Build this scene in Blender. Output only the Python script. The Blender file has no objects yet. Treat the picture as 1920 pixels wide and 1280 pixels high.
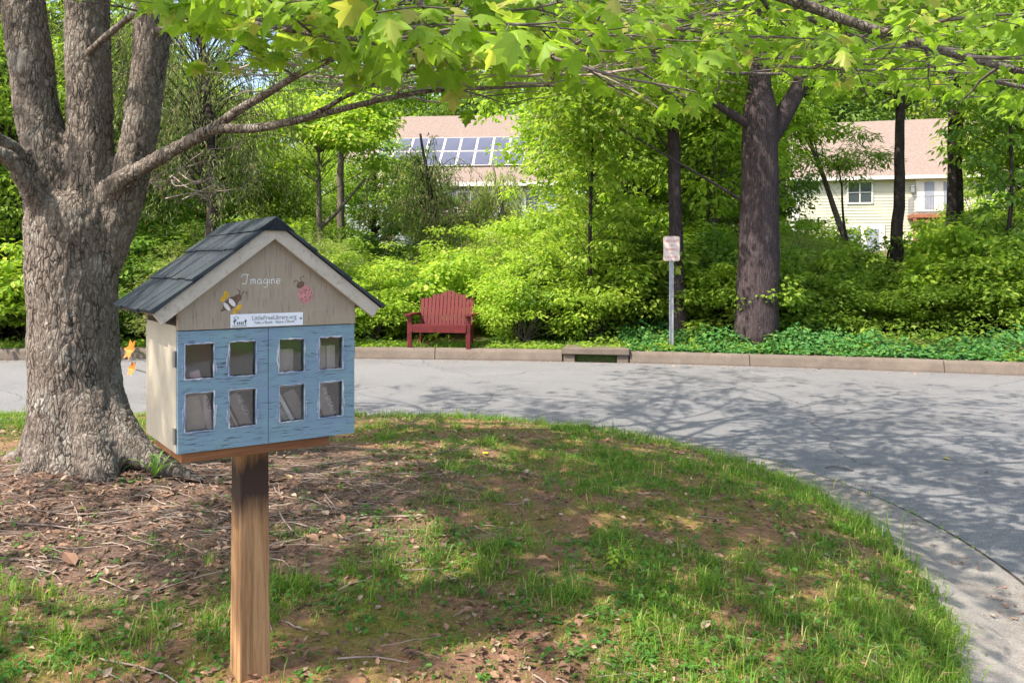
import bpy, math, random
import numpy as np
from mathutils import Vector, Matrix, noise as mnoise

S = bpy.context.scene
C = S.collection
R_ = math.radians
F = 1580.0           # focal length in photo pixels (photo 1920 wide)
HZ = 500.0           # horizon row of the photo
CAMZ = 1.70

# ------------------------------------------------------------------ camera
cam = bpy.data.cameras.new('camera')
camo = bpy.data.objects.new('camera', cam); C.objects.link(camo)
camo.location = (0, 0, CAMZ); camo.rotation_euler = (R_(90), 0, 0)
cam.sensor_width = 36.0; cam.lens = 36.0 * F / 1920.0
cam.shift_y = -(640.0 - HZ) / 1920.0
cam.clip_start = 0.05; cam.clip_end = 1200
S.camera = camo

# ------------------------------------------------------------------ sky and sun
SUN = Vector((-0.50, -0.36, 0.79)).normalized()
w = bpy.data.worlds.new('World'); S.world = w; w.use_nodes = True
wn = w.node_tree
sky = wn.nodes.new('ShaderNodeTexSky'); sky.sky_type = 'NISHITA'; sky.sun_disc = False
sky.sun_elevation = math.asin(SUN.z); sky.sun_rotation = math.atan2(SUN.x, SUN.y)
sky.air_density = 1.0; sky.dust_density = 2.6; sky.ozone_density = 0.4
wn.links.new(sky.outputs[0], wn.nodes['Background'].inputs[0])
wn.nodes['Background'].inputs[1].default_value = 0.15
sl = bpy.data.lights.new('sun', 'SUN'); sl.energy = 3.7; sl.angle = R_(0.55); sl.color = (1.0, 0.92, 0.78)
so = bpy.data.objects.new('sun', sl); C.objects.link(so)
so.rotation_euler = SUN.to_track_quat('Z', 'Y').to_euler(); so.location = SUN * 60
S.view_settings.view_transform = 'Standard'; S.view_settings.look = 'None'
S.view_settings.exposure = 1.38; S.view_settings.gamma = 1.0
S.render.engine = 'CYCLES'
S.cycles.max_bounces = 7; S.cycles.diffuse_bounces = 4; S.cycles.glossy_bounces = 2
S.cycles.transmission_bounces = 5; S.cycles.transparent_max_bounces = 6
S.cycles.caustics_reflective = False; S.cycles.caustics_refractive = False
S.cycles.use_denoising = True
S.cycles.use_adaptive_sampling = True; S.cycles.adaptive_threshold = 0.02

# ------------------------------------------------------------------ helpers
def P(px, py, d):
    return Vector(((px - 960) / F * d, d, CAMZ - (py - HZ) / F * d))
def X(px, d): return (px - 960) / F * d
def norm(a): return a / np.maximum(np.linalg.norm(a, axis=-1, keepdims=True), 1e-9)

class MB:
    """collects vertices and faces for ONE mesh"""
    def __init__(s): s.v = []; s.q = []; s.t = []; s.g = []; s.n = 0
    def add(s, v, quads=None, tris=None):
        v = np.asarray(v, float).reshape(-1, 3)
        if quads is not None and len(quads): s.q.append(np.asarray(quads, int).reshape(-1, 4) + s.n)
        if tris is not None and len(tris): s.t.append(np.asarray(tris, int).reshape(-1, 3) + s.n)
        s.v.append(v); s.n += len(v)
    def box(s, c, size, rot=None, taper=1.0):
        x, y, z = [k / 2 for k in size]
        v = np.array([[-x,-y,-z],[x,-y,-z],[x,y,-z],[-x,y,-z],[-x*taper,-y*taper,z],[x*taper,-y*taper,z],[x*taper,y*taper,z],[-x*taper,y*taper,z]])
        if rot is not None: v = v @ np.array(rot.to_3x3()).T
        s.add(v + np.array(c), [[0,3,2,1],[4,5,6,7],[0,1,5,4],[1,2,6,5],[2,3,7,6],[3,0,4,7]])
    def poly(s, pts):      # n-gon fan around the first point (convex)
        s.add(pts, tris=[[0, i, i + 1] for i in range(1, len(pts) - 1)])
    def prism(s, pts2, y0, y1):   # convex outline in x,z extruded along y
        n = len(pts2); a = [(p[0], y0, p[1]) for p in pts2]; b = [(p[0], y1, p[1]) for p in pts2]
        s.add(a + b, [[i, i + n, (i + 1) % n + n, (i + 1) % n] for i in range(n)],
              [[0, i, i + 1] for i in range(1, n - 1)] + [[n, n + i + 1, n + i] for i in range(1, n - 1)])
    def tube(s, pts, rad, sides=6, cap=True, wob=0.0, seed=0):
        pts = np.asarray([tuple(p) for p in pts], float); n = len(pts); rad = np.broadcast_to(np.asarray(rad, float), (n,))
        t = np.gradient(pts, axis=0); t = norm(t)
        ref = np.array([0, 0, 1.0]) if abs(t[0, 2]) < .9 else np.array([1.0, 0, 0])
        u = np.zeros_like(pts); a = np.cross(t[0], ref)
        for i in range(n):
            a = a - t[i] * np.dot(a, t[i]); a = a / max(np.linalg.norm(a), 1e-9); u[i] = a
        b = np.cross(t, u)
        th = np.arange(sides) / sides * 2 * math.pi
        rr = np.ones((n, sides))
        if wob:
            rg = np.random.default_rng(seed)
            for k in (2, 3, 5, 7, 11):
                ph = rg.uniform(0, 6.28) + np.cumsum(rg.normal(0, .12, n))
                rr += wob / (k ** .5) * np.cos(k * th[None] + ph[:, None])
            rr += rg.normal(0, wob * .25, (n, sides))
        v = pts[:, None] + rad[:, None, None] * rr[..., None] * (np.cos(th)[None, :, None] * u[:, None] + np.sin(th)[None, :, None] * b[:, None])
        i, j = np.meshgrid(np.arange(n - 1), np.arange(sides), indexing='ij')
        j2 = (j + 1) % sides
        q = np.stack([i * sides + j, i * sides + j2, (i + 1) * sides + j2, (i + 1) * sides + j], -1).reshape(-1, 4)
        tr = []
        if cap and sides > 2:
            tr = [[0, k + 1, k] for k in range(1, sides - 1)] + [[(n - 1) * sides, (n - 1) * sides + k, (n - 1) * sides + k + 1] for k in range(1, sides - 1)]
        s.add(v.reshape(-1, 3), q, tr)
    def scatter(s, tv, tt, pos, nrm, tip, size):
        """many copies of one leaf template: tv verts, tt tris"""
        tv = np.asarray(tv, float); tt = np.asarray(tt, int)
        nrm = norm(nrm); tip = norm(tip - nrm * np.sum(tip * nrm, -1, keepdims=True)); side = np.cross(tip, nrm)
        size = np.broadcast_to(np.asarray(size, float), (len(pos),))
        v = pos[:, None] + size[:, None, None] * (tv[None, :, 0, None] * side[:, None] + tv[None, :, 1, None] * tip[:, None] + tv[None, :, 2, None] * nrm[:, None])
        f = (np.arange(len(pos)) * len(tv))[:, None, None] + tt[None]
        s.add(v.reshape(-1, 3), tris=f.reshape(-1, 3))
    def mesh(s, name, smooth=False):
        me = bpy.data.meshes.new(name)
        if not s.v: return me
        v = np.concatenate(s.v)
        q = np.concatenate(s.q) if s.q else np.zeros((0, 4), int); t = np.concatenate(s.t) if s.t else np.zeros((0, 3), int)
        me.vertices.add(len(v)); me.vertices.foreach_set('co', v.ravel().astype(np.float32))
        nl = q.size + t.size
        me.loops.add(nl); me.loops.foreach_set('vertex_index', np.concatenate([q.ravel(), t.ravel()]).astype(np.int32))
        tot = np.concatenate([np.full(len(q), 4), np.full(len(t), 3)]).astype(np.int32)
        st = np.concatenate([[0], np.cumsum(tot)[:-1]]).astype(np.int32)
        me.polygons.add(len(tot)); me.polygons.foreach_set('loop_start', st)
        me.polygons.foreach_set('use_smooth', np.full(len(tot), bool(smooth)))
        me.update(calc_edges=True); me.validate()
        return me
    def build(s, name, m, parent=None, smooth=False, bevel=0.0):
        me = s.mesh(name, smooth); me.materials.append(m)
        o = bpy.data.objects.new(name, me); C.objects.link(o)
        if parent is not None: o.parent = parent
        if bevel:
            b = o.modifiers.new('bevel', 'BEVEL'); b.width = bevel; b.segments = 2; b.limit_method = 'ANGLE'
        return o

def thing(name, label, cat, loc=(0, 0, 0), rz=0.0, group=None):
    o = bpy.data.objects.new(name, None); C.objects.link(o); o.empty_display_size = .1
    o.location = loc; o.rotation_euler = (0, 0, rz)
    return tag(o, label, cat, group)
def tag(o, label=None, cat=None, group=None, kind=None):
    if label: o['label'] = label
    if cat: o['category'] = cat
    if group: o['group'] = group
    if kind: o['kind'] = kind
    return o
def copy_tree(o, parent=None):
    c = o.copy(); C.objects.link(c)
    if parent is not None: c.parent = parent
    for ch in [k for k in list(C.objects) if k.parent == o]: copy_tree(ch, c)
    return c
def spline(pts, n=8):
    p = [Vector(q) for q in pts]; p = [p[0] * 2 - p[1]] + p + [p[-1] * 2 - p[-2]]; out = []
    for i in range(1, len(p) - 2):
        for k in range(n):
            t = k / n; a, b, c, d = p[i-1], p[i], p[i+1], p[i+2]
            out.append(.5 * ((2*b) + (c-a)*t + (2*a-5*b+4*c-d)*t*t + (3*b-a-3*c+d)*t**3))
    out.append(p[-2]); return out
def lerp_list(vals, n): return np.interp(np.linspace(0, 1, n), np.linspace(0, 1, len(vals)), vals)
_rf = np.random.default_rng(77); _fk = [( _rf.normal(0, 1, (6, 2)), _rf.uniform(0, 6.28, 6)) for _ in range(8)]
def fnoise(x, y, sc, k=0):
    """smooth pseudo noise about -1..1 at a wavelength of about SC metres"""
    r = 0
    for o in range(2):
        kv, ph = _fk[(k + o) % 8]
        for a in range(6): r = r + np.sin((x * kv[a, 0] + y * kv[a, 1]) * 4.0 * (2 ** o) / sc + ph[a]) * (.5 ** o)
    return r / 3.2

# ------------------------------------------------------------------ materials
class NT:
    def __init__(s, name, rough=.7, spec=.3):
        s.m = bpy.data.materials.new(name); s.m.use_nodes = True; s.t = s.m.node_tree
        s.b = s.t.nodes['Principled BSDF']; s.out = s.t.nodes['Material Output']
        s.b.inputs['Roughness'].default_value = rough; s.b.inputs['Specular IOR Level'].default_value = spec
    def n(s, typ, **kw):
        nd = s.t.nodes.new('ShaderNode' + typ)
        for k, v in kw.items(): setattr(nd, k, v)
        return nd
    def l(s, a, b): s.t.links.new(a, b)
    def coord(s, scale=(1, 1, 1), obj=True):
        tc = s.n('TexCoord'); mp = s.n('Mapping'); mp.inputs['Scale'].default_value = scale
        s.l(tc.outputs['Object' if obj else 'Generated'], mp.inputs[0]); return mp.outputs[0]
    def world(s, scale=(1, 1, 1)):
        g = s.n('NewGeometry'); mp = s.n('Mapping'); mp.inputs['Scale'].default_value = scale
        s.l(g.outputs['Position'], mp.inputs[0]); return mp.outputs[0]
    def noise(s, vec, scale, detail=4, rough=.6, dist=0):
        nd = s.n('TexNoise'); nd.inputs['Scale'].default_value = scale; nd.inputs['Detail'].default_value = detail
        nd.inputs['Roughness'].default_value = rough; nd.inputs['Distortion'].default_value = dist; s.l(vec, nd.inputs['Vector']); return nd.outputs['Fac']
    def voro(s, vec, scale, feature='F1', rnd=1.0):
        nd = s.n('TexVoronoi', feature=feature); nd.inputs['Scale'].default_value = scale; nd.inputs['Randomness'].default_value = rnd; s.l(vec, nd.inputs['Vector']); return nd.outputs['Distance']
    def ramp(s, fac, stops, interp='LINEAR'):
        nd = s.n('ValToRGB'); cr = nd.color_ramp; cr.interpolation = interp
        while len(cr.elements) < len(stops): cr.elements.new(.5)
        for e, (p, c) in zip(cr.elements, stops):
            e.position = p; c = (c, c, c) if isinstance(c, (int, float)) else c; e.color = (*c, 1)
        s.l(fac, nd.inputs[0]); return nd.outputs[0]
    def mix(s, fac, a, b, blend='MIX'):
        nd = s.n('Mix', data_type='RGBA', blend_type=blend)
        for sock, v in ((nd.inputs[0], fac), (nd.inputs[6], a), (nd.inputs[7], b)):
            if isinstance(v, (int, float)): sock.default_value = v
            elif isinstance(v, tuple): sock.default_value = (*v, 1)
            else: s.l(v, sock)
        return nd.outputs[2]
    def math(s, op, a, b=0.0):
        nd = s.n('Math', operation=op)
        for sock, v in ((nd.inputs[0], a), (nd.inputs[1], b)):
            if isinstance(v, (int, float)): sock.default_value = v
            else: s.l(v, sock)
        return nd.outputs[0]
    def bump(s, h, strength=.5, dist=.01):
        nd = s.n('Bump'); nd.inputs['Strength'].default_value = strength; nd.inputs['Distance'].default_value = dist
        s.l(h, nd.inputs['Height']); s.l(nd.outputs[0], s.b.inputs['Normal'])
    def col(s, c):
        if isinstance(c, tuple): s.b.inputs['Base Color'].default_value = (*c, 1)
        else: s.l(c, s.b.inputs['Base Color'])

def simple(name, c, rough=.7, spec=.3, var=.18, scale=6, metal=0):
    n = NT(name, rough, spec); v = n.coord(); f = n.noise(v, scale, 5)
    n.col(n.ramp(f, [(.3, tuple(k * (1 - var) for k in c)), (.7, tuple(min(1, k * (1 + var)) for k in c))]))
    n.b.inputs['Metallic'].default_value = metal; n.bump(n.noise(v, scale * 12, 3), .15, .003)
    return n.m

def leaf_mat(name, a, b, c=None, trans=.42, tcol=1.7, rough=.45):
    """thin leaf: each leaf its own shade between A and B, a few of colour C; light passes through"""
    n = NT(name, rough, .25); g = n.n('NewGeometry')
    stops = [(0, a), (.85, b)] + ([(.97, c)] if c else [])
    col = n.ramp(g.outputs['Random Per Island'], stops)
    oi = n.n('ObjectInfo'); hs = n.n('HueSaturation')
    mr = n.n('MapRange'); mr.inputs['To Min'].default_value = .78; mr.inputs['To Max'].default_value = 1.22
    n.l(oi.outputs['Random'], mr.inputs[0]); n.l(mr.outputs[0], hs.inputs['Value']); n.l(col, hs.inputs['Color'])
    n.col(hs.outputs[0])
    tr = n.n('BsdfTranslucent'); tm = n.mix(1.0, hs.outputs[0], (min(1.0, tcol * 1.05), min(1.0, tcol), .55 * min(1, tcol)), 'MULTIPLY')
    gm = n.n('HueSaturation'); gm.inputs['Value'].default_value = tcol; n.l(tm, gm.inputs['Color'])
    n.l(gm.outputs[0], tr.inputs[0])
    ms = n.n('MixShader'); ms.inputs[0].default_value = trans
    n.l(n.b.outputs[0], ms.inputs[1]); n.l(tr.outputs[0], ms.inputs[2]); n.l(ms.outputs[0], n.out.inputs[0])
    return n.m

M = {}
M['maple_leaf'] = leaf_mat('maple leaf', (.145, .24, .022), (.24, .355, .04), (.33, .31, .09), trans=.52, tcol=1.9)
M['bright_leaf'] = leaf_mat('bright leaf', (.18, .30, .03), (.32, .43, .055), (.44, .48, .10), trans=.48)
M['mid_leaf'] = leaf_mat('mid leaf', (.125, .22, .026), (.25, .36, .045), (.32, .40, .08), trans=.46)
M['dark_leaf'] = leaf_mat('dark leaf', (.07, .15, .025), (.155, .255, .04), (.20, .29, .06), trans=.42)
M['pale_leaf'] = leaf_mat('pale leaf', (.19, .26, .07), (.34, .41, .12), (.42, .39, .19), trans=.44)
M['hemlock'] = leaf_mat('hemlock needles', (.09, .13, .04), (.19, .22, .075), (.23, .17, .10), trans=.3)
M['ivy'] = leaf_mat('ivy leaf', (.04, .14, .04), (.10, .25, .055), (.16, .27, .07), trans=.3)
M['grass'] = leaf_mat('grass blade', (.085, .175, .02), (.19, .31, .04), (.44, .37, .17), trans=.42)
M['weed'] = leaf_mat('weed leaf', (.05, .15, .025), (.11, .24, .04), trans=.35)
M['litter'] = leaf_mat('dead leaf', (.11, .058, .040), (.29, .17, .115), (.46, .34, .25), trans=.05, tcol=1.0, rough=.8)

def bark(name, base, dark, light, sc=1.0, stretch=.28, bd=.012):
    n = NT(name, .9, .1); v = n.coord((1, 1, stretch)); v0 = n.coord((1, 1, 1))
    def warp(vec, sc_, amt):
        dn = n.n('TexNoise'); dn.inputs['Scale'].default_value = sc_; dn.inputs['Detail'].default_value = 4; n.l(vec, dn.inputs['Vector'])
        wv = n.n('VectorMath', operation='MULTIPLY_ADD'); wv.inputs[1].default_value = (amt,) * 3
        n.l(dn.outputs['Color'], wv.inputs[0]); n.l(vec, wv.inputs[2]); return wv.outputs[0]
    vw = warp(v, 13 * sc, .085 / sc)
    e = n.voro(vw, 34 * sc, 'DISTANCE_TO_EDGE'); e2 = n.voro(warp(n.coord((1, 1, stretch * 1.7)), 25 * sc, .06 / sc), 60 * sc, 'DISTANCE_TO_EDGE')
    fine = n.noise(v0, 95 * sc, 6, .75); streak = n.noise(v, 55 * sc, 5, .7); big = n.noise(v0, 4.5 * sc, 4, .65)
    tone = n.math('ADD', n.math('MULTIPLY', fine, .5), n.math('MULTIPLY', streak, .5))
    plate = n.ramp(tone, [(.36, tuple(k * .55 for k in base)), (.5, base), (.64, tuple(k * 1.35 for k in base))])
    plate = n.mix(n.ramp(n.math('ADD', big, n.math('MULTIPLY', fine, .25)), [(.66, 0.0), (.78, .7)]), plate, light)
    plate = n.mix(n.ramp(n.noise(v0, 32 * sc, 4, .6), [(.60, 0.0), (.68, .75)]), plate, tuple(k * 1.15 for k in light))
    amt = n.ramp(n.noise(v, 9 * sc, 3), [(.36, .15), (.6, 1.0)])
    crack = n.math('MULTIPLY', n.ramp(e, [(.0, 1.0), (.05, .75), (.12, 0.0)]), amt)
    crack2 = n.math('MULTIPLY', n.ramp(e2, [(.0, .7), (.06, 0.0)]), n.math('SUBTRACT', 1.0, n.math('MULTIPLY', amt, .5)))
    n.col(n.mix(n.math('MAXIMUM', crack, crack2), plate, dark))
    h = n.math('SUBTRACT', n.math('ADD', n.math('MULTIPLY', n.ramp(e, [(0, 0.0), (.22, 1.0)]), .8), n.math('MULTIPLY', tone, 1.1)), n.math('MULTIPLY', crack2, .4))
    n.bump(h, .9, bd); return n.m
M['bark_maple'] = bark('maple bark', (.225, .185, .16), (.035, .026, .022), (.40, .37, .335), 1.0, .34, .012)
M['bark_oak'] = bark('oak bark', (.080, .060, .063), (.024, .018, .02), (.125, .098, .10), 1.1, .09, .012)
M['bark_grey'] = bark('grey bark', (.17, .14, .125), (.04, .03, .028), (.28, .25, .23), 1.2, .2, .006)
M['bark_dark'] = bark('dark bark', (.055, .043, .04), (.015, .012, .012), (.11, .09, .085), 1.2, .2, .006)
M['twig'] = simple('twig bark', (.15, .12, .115), .9, .1, .35, 25)
M['stick'] = simple('dry stick', (.27, .21, .18), .9, .1, .45, 9)

def mat_asphalt():
    n = NT('asphalt', .88, .25); v = n.world()
    f1 = n.noise(v, 130, 3, .7); f2 = n.noise(v, .7, 4); f3 = n.noise(v, 420, 2)
    c = n.ramp(f1, [(.3, (.070, .070, .076)), (.5, (.150, .149, .157)), (.72, (.33, .325, .33))])
    c = n.mix(n.ramp(f2, [(.35, .0), (.7, .5)]), c, (.20, .195, .196))
    c = n.mix(n.ramp(n.noise(v, .33, 6, .7), [(.5, 0.0), (.68, .5)]), c, (.12, .115, .115))
    sp = n.voro(v, 62); c = n.mix(n.ramp(sp, [(.12, .75), (.26, 0.0)]), c, (.42, .41, .41)); sq = n.voro(n.world((1.07, .93, 1)), 41); c = n.mix(n.ramp(sq, [(.10, .6), (.24, 0.0)]), c, (.05, .05, .052))
    c = n.mix(n.ramp(n.noise(v, 1.9, 6, .75), [(.55, 0.0), (.72, .55)]), c, (.10, .097, .097))
    wv = n.n('VectorMath', operation='MULTIPLY_ADD'); wv.inputs[1].default_value = (.5, .5, .5)
    dn = n.n('TexNoise'); dn.inputs['Scale'].default_value = 1.6; dn.inputs['Detail'].default_value = 6; n.l(v, dn.inputs['Vector'])
    n.l(dn.outputs['Color'], wv.inputs[0]); n.l(v, wv.inputs[2])
    cr = n.voro(wv.outputs[0], .23, 'DISTANCE_TO_EDGE')
    n.col(n.mix(n.math('MULTIPLY', n.ramp(cr, [(.0, .95), (.0018, .8), (.0034, 0.0)]), n.ramp(f2, [(.4, .15), (.6, .9)])), c, (.035, .035, .035)))
    n.bump(n.math('ADD', f1, f3), .5, .004); return n.m
M['asphalt'] = mat_asphalt()
def mat_concrete(name, a, b, stain=(.10, .085, .075)):
    n = NT(name, .9, .15); v = n.world(); f = n.noise(v, 3, 6, .65); g = n.noise(v, 110, 3)
    c = n.ramp(f, [(.3, a), (.7, b)]); c = n.mix(n.ramp(n.noise(v, 1.1, 5, .7), [(.45, 0.0), (.7, .7)]), c, stain)
    c = n.mix(.35, c, n.ramp(g, [(.35, tuple(k * .5 for k in a)), (.65, tuple(k * 1.3 for k in b))]))
    n.col(c); n.bump(g, .4, .004); return n.m
M['concrete'] = mat_concrete('weathered concrete', (.095, .074, .062), (.19, .155, .13))
M['gutter'] = mat_concrete('gutter concrete', (.175, .155, .14), (.33, .30, .272), (.07, .06, .054))
M['joint'] = simple('dirt filled joint', (.05, .042, .035), .95, .1, .3, 20)
M['black'] = simple('black gap shade', (.008, .008, .008), .9, .1)

def mat_soil():
    n = NT('island soil', .95, .1); v = n.world()
    clay = n.ramp(n.noise(v, 30, 6, .7), [(.3, (.22, .10, .055)), (.7, (.46, .26, .16))])
    mulch = n.ramp(n.noise(v, 55, 5, .75), [(.3, (.07, .046, .036)), (.55, (.175, .115, .09)), (.75, (.32, .23, .18))])
    moss = n.ramp(n.noise(v, 60, 4), [(.3, (.10, .105, .02)), (.7, (.25, .22, .045))])
    sx = n.n('SeparateXYZ'); n.l(v, sx.inputs[0])
    # mulch ring round the maple's base, fading at about 2.4 m
    dx = n.math('ADD', sx.outputs[0], 2.4); dy = n.math('ADD', sx.outputs[1], -5.0)
    dist = n.math('SQRT', n.math('ADD', n.math('POWER', dx, 2.0), n.math('MULTIPLY', n.math('POWER', dy, 2.0), 1.6)))
    dd = n.math('ADD', dist, n.math('MULTIPLY', n.noise(v, 2.2, 4), 1.6))
    ring = n.ramp(n.math('MULTIPLY', dd, .25), [(.62, 1.0), (.9, 0.0)])
    pt = n.ramp(n.noise(v, 1.7, 5, .6), [(.46, 0.0), (.58, 1.0)])
    c = n.mix(n.math('MULTIPLY', pt, .5), clay, mulch)
    c = n.mix(n.ramp(n.noise(v, 2.6, 5, .65), [(.44, 0.0), (.60, .9)]), c, moss)
    c = n.mix(ring, c, mulch); n.col(c)
    n.bump(n.noise(v, 45, 6, .75), .9, .02); return n.m
M['soil'] = mat_soil()
def mat_ground():
    n = NT('wooded slope floor', .95, .1); v = n.world()
    a = n.ramp(n.noise(v, 14, 6, .7), [(.3, (.05, .034, .024)), (.7, (.17, .105, .065))])
    b = n.ramp(n.noise(v, 30, 5, .7), [(.3, (.035, .085, .016)), (.7, (.10, .19, .035))])
    n.col(n.mix(n.ramp(n.noise(v, .45, 4), [(.42, 0.0), (.56, 1.0)]), a, b)); n.bump(n.noise(v, 30, 5), .8, .03); return n.m
M['ground'] = mat_ground()
# ------------------------------------------------------------------ ground, road, kerbs
_cx = np.array([-60, -40, -20, -14, -9.5, -5, -2.5, 0.4, 2.8, 5.2, 8, 11, 14, 20, 40, 60], float)
_cy = np.array([-2, 5, 12.3, 14.3, 15.35, 15.7, 15.6, 15.2, 14.75, 14.1, 13.15, 12.0, 10.6, 7.4, -4, -15], float)
_xx = np.linspace(-60, 60, 1201); _yy = np.interp(_xx, _cx, _cy)
for _ in range(3): _yy = np.convolve(np.pad(_yy, 12, 'edge'), np.ones(25) / 25, 'valid')
def ycurb(x): return np.interp(x, _xx, _yy)
def ground_z(x, y):
    x = np.asarray(x, float); y = np.asarray(y, float); s = y - ycurb(x)
    k = np.clip(s / 6, 0, 1)
    z = .17 + .05 * np.clip(s, 0, 45) + .14 * np.clip(s - 45, 0, 80) + k * .10 * fnoise(x, y, 7, 2)
    z = z + .35 * np.clip((x - 9) / 20, 0, 1) * k
    z = np.where(s < 0.10, -.05, z); return np.where(y < -6.3, .12 + .02 * (-6.3 - y), z)
def gz(x, y): return float(ground_z(x, y))
def strip(name, u, vfun, m, kind='structure', smooth=True):
    """grid sheet: vfun(u array) -> list of (x,y,z) rows"""
    rows = vfun(u); n = len(u); k = len(rows)
    v = np.stack([np.stack(r, -1) for r in rows], 0).reshape(-1, 3)
    i, j = np.meshgrid(np.arange(k - 1), np.arange(n - 1), indexing='ij')
    q = np.stack([i * n + j, i * n + j + 1, (i + 1) * n + j + 1, (i + 1) * n + j], -1).reshape(-1, 4)
    mb = MB(); mb.add(v, q); return tag(mb.build(name, m, smooth=smooth), kind=kind)

def ground_rows(u):
    s = np.concatenate([[-150, -60, -30, -22.3, -22, -21, -18, -10, -4, 0, .099, .101], np.arange(.3, 6, .3), np.arange(6, 50, 1.2), np.arange(50, 150, 8)])
    return [(u, ycurb(u) + k, ground_z(u, ycurb(u) + k)) for k in s]
strip('ground', np.concatenate([np.arange(-160, -45, 12.), np.arange(-45, 45, .7), np.arange(45, 161, 12.)]), ground_rows, M['ground'])
strip('road', np.arange(-48, 48.1, .8), lambda u: [(u, np.minimum(-6.0 + 0 * u, ycurb(u) - .5) * (1 - k) + (ycurb(u) + .02) * k, 0 * u) for k in np.linspace(0, 1, 40)], M['asphalt'])

# kerb on the far side, cast in lengths with open joints, broken by the drain inlet
DR0, DR1 = X(1055, 15.0), X(1180, 14.9)
def kerb_profile():
    return [(0.0, -.02), (.0, .03), (.03, .15), (.05, .185), (.08, .20), (.20, .205), (.20, -.03)]
mb = MB()
joints = [-46, -42, -38, -34, -30, -26, -22, -19, -16, -13, -10, -7.1, -4.4, X(815, 15.4), DR0, None, DR1, X(1400, 14.6), X(1760, 13.7), 9.6, 12.2, 15, 18, 22, 26, 30, 34, 38]
for a, b in zip(joints[:-1], joints[1:]):
    if a is None or b is None: continue
    u = np.linspace(a + .008, b - .008, 9); pr = kerb_profile()
    v = []
    for (s, z) in pr: v.append(np.stack([u, ycurb(u) + s, 0 * u + z], -1))
    v = np.stack(v, 1).reshape(-1, 3); k = len(pr); i, j = np.meshgrid(np.arange(8), np.arange(k - 1), indexing='ij')
    mb.add(v, np.stack([i * k + j, (i + 1) * k + j, (i + 1) * k + j + 1, i * k + j + 1], -1).reshape(-1, 4),
           [[0, t, t + 1] for t in range(1, k - 1)] + [[8 * k, 8 * k + t + 1, 8 * k + t] for t in range(1, k - 1)])
tag(mb.build('far_kerb', M['concrete']), kind='structure')

# the storm drain inlet in the kerb line
dx = (DR0 + DR1) / 2; dw = DR1 - DR0; dy = float(ycurb(dx)); drz = math.atan2(float(ycurb(DR1) - ycurb(DR0)), dw)
sd = thing('storm_drain', 'stone storm drain inlet with a dark slot in the far kerb', 'storm drain', (dx, dy, 0), drz)
b = MB(); b.box((0, .32, .195), (dw + .02, .72, .11)); b.build('slab', M['concrete'], sd, bevel=.012)
for sx_ in (-1, 1):
    b = MB(); b.box((sx_ * (dw / 2 - .11), .12, .062), (.20, .22, .144)); b.build('side_block', M['concrete'], sd, bevel=.01)
b = MB(); b.box((0, .42, .06), (dw - .05, .02, .15)); b.box((0, .2, .002), (dw - .4, .4, .004)); b.build('throat', M['black'], sd)  # black panels put the shade inside the slot into colour

# the planted island: an oval of soil with a gutter round it
IX0, IX1, IY, IR, KY = -7.0, -1.35, 5.2, 3.55, 3.55 / 3.82
def island_s(x, y):
    x = np.asarray(x, float); y = np.asarray(y, float)
    return IR - np.hypot(x - np.clip(x, IX0, IX1), (y - IY) * KY)
def island_z(x, y):
    s = np.maximum(island_s(x, y), 0); t = (np.asarray(y, float) - IY) / IR
    L = np.where(t < 0, .95 + .5 * t, .95 + .6 * t)
    r = np.hypot(np.asarray(x, float) + 2.75, np.asarray(y, float) - 5.5)
    return .10 + .265 * (1 - np.exp(-s / L)) + .018 * fnoise(np.asarray(x), np.asarray(y), 1.1, 1) * np.clip(s, 0, 1) + .05 * np.exp(-(r / .75) ** 2)
def iz(x, y): return float(island_z(x, y))
def capsule(n_arc=90, n_line=60):
    a = np.linspace(-90, 90, n_arc) * math.pi / 180
    right = np.stack([IX1 + np.cos(a), IY + np.sin(a), np.cos(a), np.sin(a), 0 * a + IX1], -1)
    l = np.linspace(0, 1, n_line)[1:-1]
    top = np.stack([IX1 + (IX0 - IX1) * l, 0 * l + IY + 1, 0 * l, 0 * l + 1, IX1 + (IX0 - IX1) * l], -1)
    a2 = a + math.pi
    left = np.stack([IX0 + np.cos(a2), IY + np.sin(a2), np.cos(a2), np.sin(a2), 0 * a + IX0], -1)
    bot = np.stack([IX0 + (IX1 - IX0) * l, 0 * l + IY - 1, 0 * l, 0 * l - 1, IX0 + (IX1 - IX0) * l], -1)
    p = np.concatenate([right, top, left, bot, right[:1]]); return p[:, 4], p[:, 2], p[:, 3]
_sx, _nx, _ny = capsule(150, 130)
def ring_rows(fr):
    return [(_sx + _nx * r, IY + _ny * r / KY, z(_sx + _nx * r, IY + _ny * r / KY)) for r, z in fr]
strip('island_soil', np.arange(len(_sx)), lambda u: ring_rows([(IR + .03, lambda x, y: 0 * x + .07)] + [(IR * (1 - k), island_z) for k in np.concatenate([np.linspace(0, .3, 16), np.linspace(.34, .995, 34)])]), M['soil'])
def gut(r, z): return (IR + r, lambda x, y: 0 * x + z)
strip('gutter', np.arange(len(_sx)), lambda u: ring_rows([gut(.575, -.01), gut(.572, .010), gut(.565, .014), gut(.33, .012), gut(.26, .022), gut(.20, .045), gut(.10, .082), gut(.04, .098), gut(-.02, .10), gut(-.06, .06)]), M['gutter'])

strip('gutter_joint', np.arange(len(_sx)), lambda u: ring_rows([(IR + .572, lambda x, y: 0 * x + .005), (IR + .600, lambda x, y: 0 * x + .005)]), M['joint'])
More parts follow.
